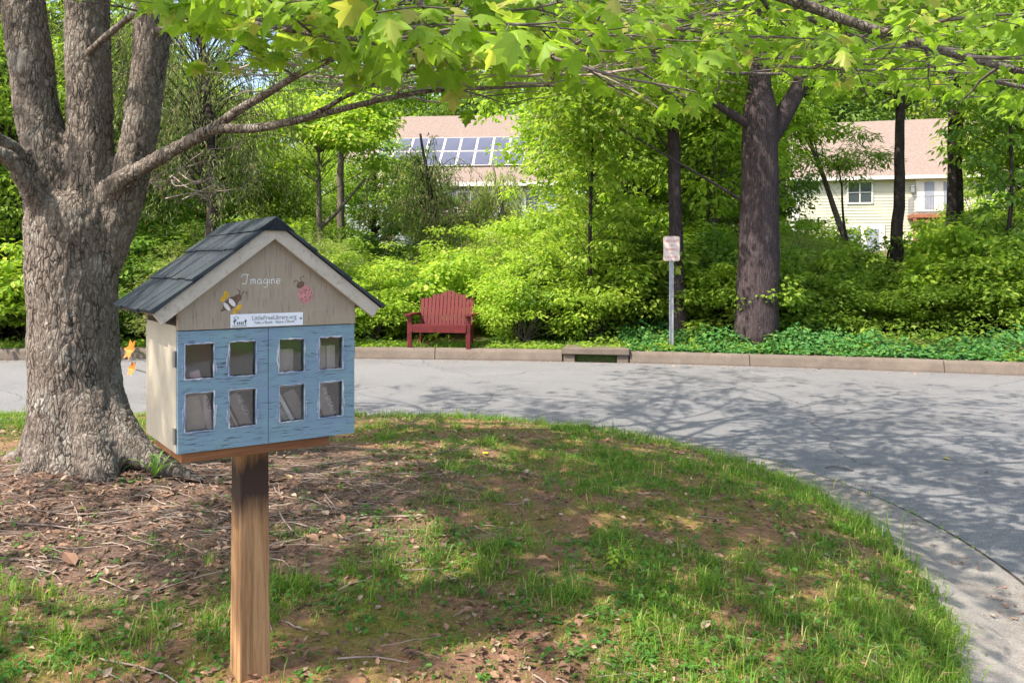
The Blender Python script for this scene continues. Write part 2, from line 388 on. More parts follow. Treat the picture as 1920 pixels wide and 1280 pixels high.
# ------------------------------------------------------------------ the little library box
def paint_wood(name, base, alt, crackc, chip, grain, crack=.5, chipamt=.5):
    """weathered paint; grain = scale along x, y, z (small = long along that axis)"""
    n = NT(name, .62, .3); v = n.coord(grain)
    f = n.noise(v, 1.0, 6, .65); g = n.noise(v, 2.6, 5, .7); lo = n.noise(n.coord((1, 1, 1)), 9, 4)
    c = n.mix(n.ramp(lo, [(.35, 0.0), (.68, 1.0)]), base, alt)
    c = n.mix(n.ramp(f, [(.3, .25), (.6, 0.0)]), c, tuple(k * .6 for k in base))
    pt = n.ramp(n.noise(n.coord((1, 1, 1)), 14, 4), [(.36, 0.3), (.55, 1.0)])
    lines = n.ramp(g, [(.36, 1.0), (.43 if crack > .3 else .37, 0.0)])
    c = n.mix(n.math('MULTIPLY', n.math('MULTIPLY', lines, pt), crack), c, crackc)
    chips = n.ramp(n.noise(v, 1.9, 5, .7), [(.635, 0.0), (.675, 1.0)])
    c = n.mix(n.math('MULTIPLY', chips, chipamt), c, chip); n.col(c)
    n.bump(n.math('SUBTRACT', n.math('ADD', n.math('MULTIPLY', f, .4), chips), lines), .5, .002); return n.m
M['blue'] = paint_wood('flaking blue paint', (.185, .262, .36), (.19, .30, .335), (.05, .045, .055), (.42, .40, .40), (7, 7, 110), 1.0, .6)
M['taupe'] = paint_wood('taupe paint', (.36, .285, .215), (.31, .245, .19), (.13, .10, .085), (.40, .36, .32), (95, 95, 5), .6, .10)
M['cream'] = paint_wood('cream paint', (.44, .39, .31), (.38, .335, .27), (.30, .25, .21), (.58, .55, .5), (20, 20, 20), .25, .3)
M['rake'] = paint_wood('rake paint', (.50, .43, .36), (.45, .385, .325), (.20, .15, .12), (.62, .58, .54), (30, 60, 30), .4, .3)
M['caulk'] = paint_wood('chipped white caulk', (.20, .25, .40), (.62, .60, .63), (.15, .12, .12), (.72, .70, .71), (60, 60, 60), .4, .9)
def wood(name, a, b, grain, rough=.6, stain=None, zr=None):
    n = NT(name, rough, .3); v = n.coord(grain); f = n.noise(v, 1.0, 5, .6, .4); g = n.noise(v, 4, 4, .7)
    c = n.ramp(f, [(.3, a), (.65, b)]); c = n.mix(n.ramp(g, [(.3, .55), (.5, 0.0)]), c, tuple(k * .45 for k in a))
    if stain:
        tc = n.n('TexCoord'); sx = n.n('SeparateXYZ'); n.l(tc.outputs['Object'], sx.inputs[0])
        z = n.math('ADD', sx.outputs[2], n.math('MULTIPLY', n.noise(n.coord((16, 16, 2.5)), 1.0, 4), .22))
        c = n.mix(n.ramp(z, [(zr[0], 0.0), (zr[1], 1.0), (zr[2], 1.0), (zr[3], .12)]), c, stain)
    n.col(c); n.bump(n.math('ADD', f, g), .35, .002); return n.m
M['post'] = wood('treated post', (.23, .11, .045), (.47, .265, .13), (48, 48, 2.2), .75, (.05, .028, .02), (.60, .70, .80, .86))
M['board'] = wood('stained board', (.13, .045, .018), (.27, .105, .04), (3, 40, 40), .5)
M['sheathing'] = wood('roof board', (.20, .12, .08), (.33, .22, .15), (30, 3, 30), .8)
M['inside'] = simple('box inside', (.45, .40, .35), .9, .1)
M['steel'] = simple('aged hinge steel', (.30, .27, .24), .45, .5, .25, 30, .8)
M['plaque'] = simple('plaque enamel', (.74, .74, .80), .35, .5, .03)
M['ink'] = simple('faded grey ink', (.26, .26, .27), .7, .2, .1)
M['ink_dark'] = simple('dark ink', (.06, .065, .06), .7, .2, .1)
M['white_paint'] = simple('white lettering paint', (.72, .70, .68), .7, .2, .06)
M['bee_brown'] = simple('brown craft paint', (.14, .085, .06), .7, .2, .25, 60)
M['bee_white'] = simple('white craft paint', (.66, .60, .58), .7, .2, .12, 60)
M['bee_yellow'] = simple('yellow craft paint', (.60, .34, .04), .7, .2, .2, 60)
M['bug_pink'] = simple('pink craft paint', (.50, .22, .22), .7, .2, .25, 50)
def shingle_mat():
    n = NT('asphalt shingle', .95, .15); v = n.coord(); f = n.noise(v, 420, 3, .8); g = n.noise(v, 13, 4)
    c = n.ramp(f, [(.3, (.020, .024, .032)), (.55, (.045, .053, .068)), (.75, (.13, .14, .165))])
    n.col(n.mix(n.ramp(g, [(.4, 0.0), (.7, .35)]), c, (.055, .075, .06))); n.bump(f, .7, .003); return n.m
M['shingle'] = shingle_mat()
def pane_mat():
    n = NT('acrylic pane'); n.t.nodes.remove(n.b)
    tr = n.n('BsdfTransparent'); tr.inputs[0].default_value = (.95, .94, .93, 1)
    gl = n.n('BsdfGlossy'); gl.inputs['Roughness'].default_value = .035; gl.inputs[0].default_value = (.95, .95, .95, 1)
    df = n.n('BsdfDiffuse'); df.inputs[0].default_value = (.42, .37, .34, 1)
    lw = n.n('LayerWeight'); lw.inputs[0].default_value = .35
    v = n.coord((1, 1, 1)); hz = n.noise(v, 25, 5, .7)
    m0 = n.n('MixShader'); n.l(n.math('MULTIPLY', n.ramp(hz, [(.3, .0), (.7, .06)]), .8), m0.inputs[0]); n.l(tr.outputs[0], m0.inputs[1]); n.l(df.outputs[0], m0.inputs[2])
    m1 = n.n('MixShader'); n.l(n.math('ADD', n.math('MULTIPLY', lw.outputs['Fresnel'], .8), .03), m1.inputs[0]); n.l(m0.outputs[0], m1.inputs[1]); n.l(gl.outputs[0], m1.inputs[2])
    n.l(m1.outputs[0], n.out.inputs[0]); return n.m
M['pane'] = pane_mat()

def plate(xs, zs, holes, y0, y1):
    """a board in x,z with rectangular holes (cell indices), one connected mesh"""
    mb = MB(); ids = {}; V = []; Q = []
    def vid(p):
        k = tuple(round(c, 5) for c in p)
        if k not in ids: ids[k] = len(V); V.append(p)
        return ids[k]
    def quad(*p): Q.append([vid(k) for k in p])
    nx, nz = len(xs) - 1, len(zs) - 1
    solid = lambda i, j: 0 <= i < nx and 0 <= j < nz and (i, j) not in holes
    for i in range(nx):
        for j in range(nz):
            if not solid(i, j): continue
            a, b, c, d = xs[i], xs[i + 1], zs[j], zs[j + 1]
            quad((a, y0, c), (b, y0, c), (b, y0, d), (a, y0, d)); quad((a, y1, c), (a, y1, d), (b, y1, d), (b, y1, c))
            if not solid(i - 1, j): quad((a, y0, c), (a, y0, d), (a, y1, d), (a, y1, c))
            if not solid(i + 1, j): quad((b, y0, c), (b, y1, c), (b, y1, d), (b, y0, d))
            if not solid(i, j - 1): quad((a, y0, c), (a, y1, c), (b, y1, c), (b, y0, c))
            if not solid(i, j + 1): quad((a, y0, d), (b, y0, d), (b, y1, d), (a, y1, d))
    mb.add(V, Q); return mb
def text(name, s, size, loc, m, parent, rot=(R_(90), 0, 0), sx=1.0, align='CENTER', ext=.0004):
    cu = bpy.data.curves.new(name, 'FONT'); cu.body = s; cu.size = size; cu.extrude = ext; cu.align_x = align; cu.resolution_u = 2
    t = bpy.data.objects.new(name, cu); C.objects.link(t)
    me = bpy.data.meshes.new_from_object(t.evaluated_get(bpy.context.evaluated_depsgraph_get()))
    bpy.data.objects.remove(t); me.materials.clear(); me.materials.append(m); me.name = name
    o = bpy.data.objects.new(name, me); C.objects.link(o); o.location = loc; o.rotation_euler = rot; o.scale = (sx, 1, 1); o.parent = parent
    return o
def disc(mb, cx, cz, rx, rz_, ang, y, n=18, wob=0, seed=0):
    rg = random.Random(seed); ca, sa = math.cos(ang), math.sin(ang); p = [(cx, y, cz)]
    for k in range(n):
        t = k / n * 2 * math.pi; q = 1 + rg.uniform(-wob, wob); a, b = rx * q * math.cos(t), rz_ * q * math.sin(t)
        p.append((cx + a * ca - b * sa, y, cz + a * sa + b * ca))
    mb.add(p, tris=[[0, k % n + 1, (k + 1) % n + 1] for k in range(n)])

LX, LY, LRZ = -.879, 2.828, R_(35.2)
LZ = iz(LX, LY)
lib = thing('little_library', 'little blue and taupe book box with shingled roof on a wooden post', 'book box', (LX, LY, LZ), LRZ)
ZB, ZD, ZA = 1.143 - LZ, 1.511 - LZ, 1.846 - LZ      # box bottom, door top, roof apex
W2, D2 = .283, .21
# post
mb = MB(); zt = ZB - .03
h0, h1 = .0535, .0475
mb.add([(-h0, -h0, -.15), (h0, -h0, -.15), (h0, h0, -.15), (-h0, h0, -.15), (-h1, -h1, zt), (h1, -h1, zt), (h1, h1, zt), (-h1, h1, zt)],
       [[0, 3, 2, 1], [4, 5, 6, 7], [0, 1, 5, 4], [1, 2, 6, 5], [2, 3, 7, 6], [3, 0, 4, 7]])
mb.build('post', M['post'], lib, bevel=.006)
mb = MB(); mb.box((-.035, -.03, ZB - .0155), (.47, .33, .029)); mb.build('bracket_board', M['board'], lib, bevel=.003)
# cabinet: open fronted box
t = .014; zt = ZD + .012
o_ = [(-W2, ZB), (W2, ZB), (W2, zt), (-W2, zt)]; i_ = [(-W2 + t, ZB + t), (W2 - t, ZB + t), (W2 - t, zt - .002), (-W2 + t, zt - .002)]
v = [(x, -D2 + .019, z) for x, z in o_] + [(x, -D2 + .019, z) for x, z in i_] + [(x, D2, z) for x, z in o_] + [(x, D2 - t, z) for x, z in i_]
q = [[8, 11, 10, 9], [12, 13, 14, 15]]
for k in range(4):
    k2 = (k + 1) % 4; q += [[k, k2, 4 + k2, 4 + k], [k, 8 + k, 8 + k2, k2], [4 + k, 4 + k2, 12 + k2, 12 + k]]
mb = MB(); mb.add(v, q); mb.build('cabinet', M['cream'], lib)
mb = MB(); mb.box((0, .012, ZB + .172), (2 * W2 - 2 * t - .004, 2 * D2 - .07, .01)); mb.build('shelf', M['inside'], lib)
# gables
slope = (ZA - (1.572 - LZ)) / .358
def gable(y0, y1):
    zr = lambda x: ZA - .03 - slope * abs(x)
    p = [(-W2, ZD), (W2, ZD), (W2, zr(W2)), (0, zr(0)), (-W2, zr(W2))]
    m_ = MB(); m_.prism(p, y0, y1); return m_
gable(-D2 - .004, -D2 + .016).build('gable_panel', M['taupe'], lib)
gable(D2 - .015, D2 + .002).build('back_gable', M['taupe'], lib)
# roof
ang = math.atan(slope); RL = .358 / math.cos(ang); YF, YB = -D2 - .035, D2 + .085
for sg in (-1, 1):
    ux, uz = sg * math.cos(ang), -math.sin(ang); nx_, nz_ = sg * math.sin(ang), math.cos(ang)
    def at(s, h): return (s * ux + h * nx_, ZA + s * uz + h * nz_)
    m_ = MB(); m_.prism([at(0, -.005), at(RL, -.005), at(RL, -.019), at(0, -.019)], YF + .012, YB); sh = m_.build('roof_board', M['sheathing'], lib)
    m_ = MB(); m_.prism([at(0.0, -.0055) if sg > 0 else at(0, -.0055), at(RL + .006, -.0055), at(RL + .006, -.047), at(.036 , -.047)], YF, YF + .0185)
    m_.build('rake_trim', M['rake'], lib, bevel=.002)
    m_ = MB(); m_.prism([at(.012, -.0195), at(RL - .004, -.0195), at(RL - .004, -.026), at(.012, -.026)], YF + .019, -D2 - .0045); m_.build('soffit_board', M['rake'], lib)
    m_ = MB(); rg = random.Random(5 + sg); nC = 3
    for k in range(nC):                      # courses overlap like real shingles; tabs are cut in each
        s0 = RL * (1 - k / nC) + .012; s1 = max(RL * (1 - (k + 1) / nC) - .02, .0); y = YF - .012; j = 0
        while y < YB + .006:
            wd = .085 + rg.uniform(-.006, .006); y2 = min(y + wd - .0055, YB + .012); d = rg.uniform(-.004, .004)
            a = at(s0 + d, .0085 + rg.uniform(0, .0025)); b = at(s0 + d, -.003); c = at(s1, -.0045); e = at(s1, .0015)
            m_.prism([a, b, c, e], y, y2); y += wd; j += 1
    m_.build('roof_covering', M['shingle'], lib)
    m_ = MB(); m_.prism([at(.001, -.0042), at(RL + .004, -.0042), at(RL + .004, -.0049), at(.001, -.0049)], YF - .006, YB + .004); m_.build('gap_shade_sheet', M['black'], lib)  # black sheet added so gaps between the shingle tabs look shaded
m_ = MB(); y = YF - .012
for k in range(6):
    y2 = y + .105 + .004; z_ = .0085 - k * .0004
    m_.prism([(-.06, ZA - .06 * slope + z_ + .003), (0, ZA + z_ + .003), (.06, ZA - .06 * slope + z_ + .003), (0, ZA + z_ - .002)], y, min(y2, YB + .012)); y += .098
m_.build('ridge_cap', M['shingle'], lib)

# doors
zs = [ZB + .002, 1.206 - LZ, 1.323 - LZ, 1.363 - LZ, 1.470 - LZ, ZD - .003]
def door(xs, hinge_side):
    d = plate(xs, zs, {(1, 1), (3, 1), (1, 3), (3, 3)}, -D2, -D2 + .018).build('door', M['blue'], lib)
    rg = random.Random(int(xs[0] * 1000) + 7)
    for i in (1, 3):
        for j in (1, 3):
            a, b, c, e = xs[i], xs[i + 1], zs[j], zs[j + 1]
            m_ = MB(); m_.box(((a + b) / 2, -D2 + .0135, (c + e) / 2), (b - a + .0005, .003, e - c + .0005)); m_.build('pane', M['pane'], d)
            pts = []; 
            for (p0, p1) in (((a, c), (b, c)), ((b, c), (b, e)), ((b, e), (a, e)), ((a, e), (a, c))):
                for k in range(9):
                    f = k / 9; pts.append((p0[0] + (p1[0] - p0[0]) * f + rg.uniform(-.0012, .0012), -D2 - .0008, p0[1] + (p1[1] - p0[1]) * f + rg.uniform(-.0012, .0012)))
            rad = [rg.choice((.0012, .0018, .0026, .0038)) for _ in pts]
            n_ = len(pts); pts.append(pts[0]); rad.append(rad[0])
            m_ = MB(); m_.tube(pts, rad, 6, cap=False); m_.build('window_trim', M['caulk'], d, smooth=True)
            for s_, e_ in (((a - .007, c), (a - .003, e)), ((b + .003, c), (b + .007, e))):   # loose beads of old caulk beside the opening
                m_ = MB(); z_ = s_[1] + rg.uniform(.0, .03)
                pp = [(rg.uniform(s_[0], e_[0]), -D2 - .0004, z_ + k * .008) for k in range(rg.randint(5, 9))]
                m_.tube(pp, [rg.choice((.0006, .0016, .0022, .003)) for _ in pp], 5); m_.build('caulk_bead', M['caulk'], d, smooth=True)
    return d
sx0 = -W2
door([sx0 + .001, sx0 + .020, sx0 + .106, sx0 + .150, sx0 + .2345, sx0 + .2715], -1)
door([sx0 + .2735, sx0 + .307, sx0 + .392, sx0 + .441, sx0 + .524, sx0 + .565], 1)
for sg in (-1, 1):
    for z_ in (1.425 - LZ, 1.195 - LZ):
        m_ = MB(); m_.box((sg * (W2 + .002), -D2 + .036, z_), (.003, .026, .042)); m_.tube([(sg * (W2 + .005), -D2 + .018, z_ - .024), (sg * (W2 + .005), -D2 + .018, z_ + .024)], .0045, 8)
        m_.build('hinge', M['steel'], lib)
# plaque
YP = -D2 - .004
px0, px1, pz0, pz1 = sx0 + .153, sx0 + .384, 1.513 - LZ, 1.554 - LZ
m_ = MB(); m_.box(((px0 + px1) / 2, YP - .0012, (pz0 + pz1) / 2), (px1 - px0, .0022, pz1 - pz0)); pl = m_.build('plaque', M['plaque'], lib, bevel=.001)
yp = YP - .0029
text('lettering', 'LittleFreeLibrary.org', .0195, (px0 + .137, yp, pz0 + .0215), M['ink'], pl, sx=.88)
text('lettering', 'Take a Book · Share a Book', .0122, (px0 + .137, yp, pz0 + .0095), M['ink'], pl, sx=.95)
text('lettering', 'Charter # 39 879', .0062, (px0 + .027, yp, pz0 + .0028), M['ink'], pl)
m_ = MB(); rg = random.Random(2)
for (cx_, cz_, r_) in ((.012, .021, .005), (.046, .020, .0042)):
    m_.tube([(px0 + cx_, yp, pz0 + .009), (px0 + cx_, yp, pz0 + cz_)], .0011, 5)
    for k in range(9): disc(m_, px0 + cx_ + rg.uniform(-.6, .6) * r_, pz0 + cz_ + rg.uniform(-.5, .6) * r_, .0022, .0018, 0, yp - .0001 * k, 8)
for k in range(4):
    disc(m_, px0 + .021 + k * .0058, pz0 + .0165, .0016, .0016, 0, yp, 8); m_.tube([(px0 + .021 + k * .0058, yp, pz0 + .009), (px0 + .021 + k * .0058, yp, pz0 + .0155)], .0014, 5)
m_.build('tree_logo', M['ink_dark'], pl)
m_ = MB()
for k in range(10):
    a = k / 10 * 6.28; m_.tube([(px0 + .017 + .004 * math.cos(a), yp, pz0 + .030 + .003 * math.sin(a)), (px0 + .017 + .009 * math.cos(a), yp, pz0 + .030 + .006 * math.sin(a))], .0007, 4)
m_.build('leaf_logo', M['ink'], pl)
m_ = MB(); m_.tube([(px1 - .008, YP - .001, pz0 + .022), (px1 - .008, YP - .0045, pz0 + .022)], .0028, 10); m_.build('screw', M['ink_dark'], pl)
# painted word, a ribbon of brush strokes
G = {'I': [[(-.15, .72), (-.05, .98), (.30, 1.0), (.62, .98)], [(.42, .98), (.40, .5), (.30, .14), (.08, .02), (-.12, .10)]],
     'm': [[(0, .5), (.03, .0)], [(.03, .38), (.16, .52), (.24, .42), (.25, .02)], [(.25, .38), (.38, .52), (.47, .40), (.50, .02)]],
     'a': [[(.42, .45), (.2, .52), (.03, .3), (.1, .06), (.28, .06), (.42, .28), (.42, .5)], [(.42, .45), (.44, .1), (.52, .02)]],
     'g': [[(.42, .45), (.2, .52), (.03, .3), (.1, .08), (.28, .08), (.42, .28)], [(.43, .5), (.43, .0), (.36, -.28), (.15, -.36), (.02, -.24)]],
     'i': [[(0, .5), (.02, .03)], [(.0, .74), (.01, .70)]],
     'n': [[(0, .5), (.03, .0)], [(.03, .36), (.2, .52), (.32, .40), (.35, .02)]],
     'e': [[(.02, .28), (.40, .30), (.34, .50), (.14, .50), (.02, .26), (.12, .04), (.40, .08)]]}
m_ = MB(); hh = .030; x_ = sx0 + .192; zb = 1.646 - LZ
for ch, adv in zip('Imagine', (.78, .68, .66, .62, .22, .52, .5)):
    for st in G[ch]:
        pp = spline([(x_ + a * hh, YP - .0003, zb + b * hh + (x_ - sx0) * .0) for a, b in st], 5); m_.tube(pp, [.0013 + .0006 * math.sin(k * 2.1) for k in range(len(pp))], 5)
    x_ += adv * hh
m_.build('painted_word', M['white_paint'], lib)
# painted bee
bx, bz = sx0 + .155, 1.588 - LZ; ba = R_(38)
def loc2(a, b): return bx + a * math.cos(ba) - b * math.sin(ba), bz + a * math.sin(ba) + b * math.cos(ba)
m_ = MB(); disc(m_, bx, bz, .030, .0165, ba, YP - .0004, 22, .05, 1); c_ = loc2(.027, 0); disc(m_, c_[0], c_[1], .012, .011, 0, YP - .0007, 14)
c_ = loc2(-.031, 0); disc(m_, c_[0], c_[1], .008, .004, ba, YP - .0007, 10)
for pp in ([(.036, .003), (.044, .014), (.040, .024)], [(.037, -.002), (.052, .004), (.058, -.004), (.054, -.008)]):
    m_.tube([(loc2(*p)[0], YP - .0006, loc2(*p)[1]) for p in pp], .0011, 5)
bee = m_.build('painted_bee', M['bee_brown'], lib)
m_ = MB()
for (a, wd) in ((-.016, .0062), (.004, .0072)): c_ = loc2(a, 0); disc(m_, c_[0], c_[1], wd, .0148, ba, YP - .0009, 16, .06, 3)
m_.build('stripe', M['bee_white'], bee)
for (a, b, rx, rz2, an) in ((-.010, .026, .010, .0075, .3), (.006, .030, .011, .008, 1.2), (.010, -.026, .013, .0075, .2), (-.006, -.027, .010, .006, .6)):
    m_ = MB(); c_ = loc2(a, b); disc(m_, c_[0], c_[1], rx, rz2, ba + an, YP - .0003, 16, .10, int(b * 999)); m_.build('wing', M['bee_yellow'], bee)
# painted ladybird
lx, lz = sx0 + .392, 1.612 - LZ
m_ = MB(); disc(m_, lx, lz, .026, .030, .1, YP - .0005, 24, .03, 4); bug = m_.build('painted_ladybird', M['bug_pink'], lib)
m_ = MB(); disc(m_, lx - .016, lz + .030, .014, .010, .5, YP - .0008, 16, .04)
for pp in ([(-.020, .036), (-.030, .045), (-.036, .043), (-.034, .037)], [(-.012, .039), (-.016, .052), (-.008, .058), (-.004, .053)]):
    m_.tube([(lx + p[0], YP - .0007, lz + p[1]) for p in pp], .0010, 5)
m_.build('painted_head', M['bee_brown'], bug)
m_ = MB()
for (a, b) in ((-.013, .003), (.004, .013), (.014, .012), (.011, .002), (.020, .004), (-.002, -.010), (-.012, -.015), (.016, -.011)): disc(m_, lx + a, lz + b, .0022, .0026, 0, YP - .0010, 9)
m_.tube([(lx + k, YP - .0009, lz + j) for k, j in ((-.006, .018), (0, .005), (.003, -.012), (.001, -.026))], .0006, 4)
m_.build('spot', M['bee_brown'], bug)

# books inside: each is a thing of its own, leaning on the floor of the box or on the shelf
LM = Matrix.Translation((LX, LY, LZ)) @ Matrix.Rotation(LRZ, 4, 'Z')
M['pages'] = simple('book pages', (.55, .50, .42), .9, .1, .1, 60)
def book(x, zb_, th, h, dep, lean, y, c, label, ttl=None, tc=(.6, .58, .55)):
    m0 = simple('cover ' + label[:18], tuple(min(.8, k * 1.7) for k in c), .5, .3, .12, 20)
    o = thing('book', label, 'book', (0, 0, 0), 0, 'books inside the box')
    base = Matrix.Translation((x, y, zb_)) @ Matrix.Rotation(lean, 4, 'Y'); o.matrix_world = LM @ base
    b_ = MB(); b_.box((th / 2, dep / 2, h / 2), (th, dep, h)); b_.build('cover', m0, o, bevel=.002)
    b_ = MB(); b_.box((th / 2, dep / 2 + .0015, h / 2), (th * .78, dep + .002, h + .002)); b_.build('page_block', M['pages'], o)
    if ttl: text('title', ttl, th * .62, (th * .70, -.0012, h * .94), simple('title ' + label[:14], tc, .6), o, rot=(R_(90), R_(90), 0), align='LEFT')
zf, zsf = ZB + t + .001, ZB + .179; yb = -D2 + .034
book(sx0 + .035, zf, .055, .150, .10, R_(-2), yb, (.30, .24, .19), 'wide tan book upright in the lower row behind the first pane')
book(sx0 + .108, zf, .028, .150, .11, R_(-16), yb, (.62, .36, .34), 'pink and cream spined book leaning behind the first lower pane', 'AND THE', (.2, .1, .1))
book(sx0 + .172, zf, .022, .150, .11, R_(-24), yb, (.24, .17, .14), 'brown book with white spine letters leaning behind the second lower pane', 'LORDS STANDARD', (.65, .62, .6))
book(sx0 + .203, zf, .007, .152, .11, R_(-25), yb, (.55, .30, .24), 'thin salmon book leaning between two brown ones behind the second lower pane')
book(sx0 + .218, zf, .036, .150, .11, R_(-25), yb, (.20, .15, .13), 'thick dark brown book with big white letters behind the second lower pane', 'NE GO', (.7, .68, .65))
book(sx0 + .335, zf, .034, .130, .11, R_(-27), yb, (.20, .16, .14), 'dark book with pale spine letters leaning left of the white spined one', 'LARGEST SEA', (.7, .7, .68))
book(sx0 + .381, zf, .013, .150, .11, R_(-28), yb, (.72, .70, .72), 'white spined book leaning behind the third lower pane')
book(sx0 + .402, zf, .040, .145, .11, R_(-28), yb, (.17, .14, .13), 'dark book leaning right of the white spined one')
book(sx0 + .462, zf, .020, .10, .10, R_(-26), yb, (.55, .33, .31), 'short pink book leaning low behind the last lower pane')
book(sx0 + .490, zf, .040, .150, .11, R_(-22), yb, (.25, .20, .18), 'grey brown book with white letters leaning behind the last lower pane', 'IN SMALL TO', (.7, .68, .66))
book(sx0 + .058, zsf, .030, .060, .08, R_(-16), yb, (.62, .28, .31), 'small red and white paperback tilted on the upper shelf, first pane')
book(sx0 + .320, zsf, .055, .110, .09, R_(0), yb + .02, (.36, .29, .25), 'wide taupe book upright on the upper shelf, third pane')
book(sx0 + .448, zsf, .036, .115, .09, R_(0), yb + .015, (.33, .27, .24), 'tan book upright on the upper shelf, left half of the last pane')
book(sx0 + .488, zsf, .030, .115, .09, R_(0), yb + .015, (.46, .40, .35), 'pale book upright on the upper shelf, right half of the last pane')
# ------------------------------------------------------------------ red garden bench by the far kerb
def red_mat():
    n = NT('worn red paint', .6, .3); v = n.coord((14, 14, 5)); f = n.noise(v, 1.5, 5, .7)
    g = n.n('NewGeometry'); c = n.ramp(f, [(.3, (.060, .006, .008)), (.6, (.125, .011, .012)), (.8, (.21, .05, .04))])
    hs = n.n('HueSaturation'); mr = n.n('MapRange'); mr.inputs['To Min'].default_value = .7; mr.inputs['To Max'].default_value = 1.2
    n.l(g.outputs['Random Per Island'], mr.inputs[0]); n.l(mr.outputs[0], hs.inputs['Value']); n.l(c, hs.inputs['Color']); n.col(hs.outputs[0]); return n.m
M['red'] = red_mat()
bx_, by_ = X(830, 15.85), 15.78
bench = thing('garden_bench', 'red wooden garden bench with a crowned slat back beside the far kerb', 'bench', (bx_, by_, .20), R_(-11))
for sg in (-1, 1):
    b = MB(); b.box((sg * .56, -.24, .29), (.085, .05, .60)); b.build('front_leg', M['red'], bench, bevel=.004)
    b = MB(); b.box((sg * .50, .26, .22), (.05, .09, .46), Matrix.Rotation(R_(-10), 3, 'X')); b.build('rear_leg', M['red'], bench, bevel=.004)
    b = MB(); b.prism([(-.07, -.0175), (.07, -.0175), (.07, .0175), (-.07, .0175)], -.34, .30); ar = b.build('arm', M['red'], bench, bevel=.008); ar.location = (sg * .58, 0, .61)
    b = MB(); b.box((sg * .51, .0, .35), (.045, .56, .12)); b.build('side_rail', M['red'], bench, bevel=.004)
b = MB(); b.box((0, -.262, .35), (1.02, .03, .13)); b.build('apron', M['red'], bench, bevel=.004)
for k in range(6):
    b = MB(); b.box((0, -.235 + k * .083, .425 - k * .012), (1.08, .072, .022), Matrix.Rotation(R_(8), 3, 'X')); b.build('seat_slat', M['red'], bench, bevel=.004)
tops = [.86, .865, .875, .93, .94, .95, 1.0, 1.02, 1.02, 1.0, .95, .94, .93, .875]; tops = [.87, .88, .89, .945, .955, .965, 1.01, 1.025, 1.01, .965, .955, .945, .89, .88]
rb = Matrix.Rotation(R_(-14), 3, 'X')
for k in range(14):
    x_ = -.485 + k * .0746; L = tops[k] + .02 - .34
    b = MB(); p = [(-.0315, 0), (.0315, 0), (.0315, L - .012), (.018, L), (-.018, L), (-.0315, L - .012)]; b.prism(p, -.011, .011)
    o = b.build('back_slat', M['red'], bench); o.matrix_local = Matrix.Translation((x_, .235, .36)) @ rb.to_4x4()
for zz in (.10, .42):
    b = MB(); b.box((0, .022, zz), (1.04, .022, .07)); o = b.build('back_rail', M['red'], bench, bevel=.003); o.matrix_local = Matrix.Translation((0, .235, .36)) @ rb.to_4x4()

# ------------------------------------------------------------------ no parking sign
M['galv'] = simple('galvanised steel', (.42, .42, .46), .45, .5, .2, 14, .6)
M['sign_face'] = simple('sign face', (.66, .55, .52), .5, .3, .05)
M['sign_red'] = simple('faded sign red', (.52, .16, .12), .6, .3, .15, 40)
sgx, sgy = X(1259.5, 15.2), 15.2
sgz = gz(sgx, sgy)
sign = thing('parking_sign', 'white no parking sign with faded red lettering on a galvanised channel post', 'sign', (sgx, sgy, sgz), R_(3))
b = MB(); hp = 2.20 - sgz
prof = [(-.040, -.004), (-.026, -.004), (-.020, .022), (.020, .022), (.026, -.004), (.040, -.004), (.040, .0), (.029, .0), (.023, .027), (-.023, .027), (-.029, .0), (-.040, .0)]
n_ = len(prof); v = [(x, y + .03, -.2) for x, y in prof] + [(x, y + .03, hp) for x, y in prof]
b.add(v, [[i, (i + 1) % n_, (i + 1) % n_ + n_, i + n_] for i in range(n_)]); b.build('post', M['galv'], sign)
w_, h_ = .30, .445; zc = CAMZ - (466 - HZ) / F * 15.2 - sgz
def rrect(w, h, r, n=5):
    p = []
    for (cx, cz, a0) in ((w/2-r, h/2-r, 0), (-w/2+r, h/2-r, 90), (-w/2+r, -h/2+r, 180), (w/2-r, -h/2+r, 270)):
        for k in range(n + 1): a = R_(a0 + 90 * k / n); p.append((cx + r * math.cos(a), cz + r * math.sin(a)))
    return p
b = MB(); b.prism(rrect(w_, h_, .035), -.0025, .0025); pn = b.build('sign_panel', M['sign_face'], sign); pn.location = (0, .012, zc)
b = MB(); a1, a2 = rrect(w_ - .018, h_ - .018, .028), rrect(w_ - .028, h_ - .028, .024); k_ = len(a1)
b.add([(x, -.0035, z) for x, z in a1] + [(x, -.0035, z) for x, z in a2], [[i, (i + 1) % k_, (i + 1) % k_ + k_, i + k_] for i in range(k_)]); b.build('border', M['sign_red'], pn)
for s_, z_, sz in (('FIRE LANE', .115, .066), ('NO', .035, .062), ('PARKING', -.035, .062), ('IN', -.105, .056), ('CUL DE SAC', -.170, .052)):
    text('lettering', s_, sz, (0, -.004, z_), M['sign_red'], pn, sx=.82, ext=.0006)
for z_ in (.19, -.19):
    b = MB(); b.tube([(0, -.002, z_), (0, -.006, z_)], .008, 8); b.build('bolt', M['galv'], pn)

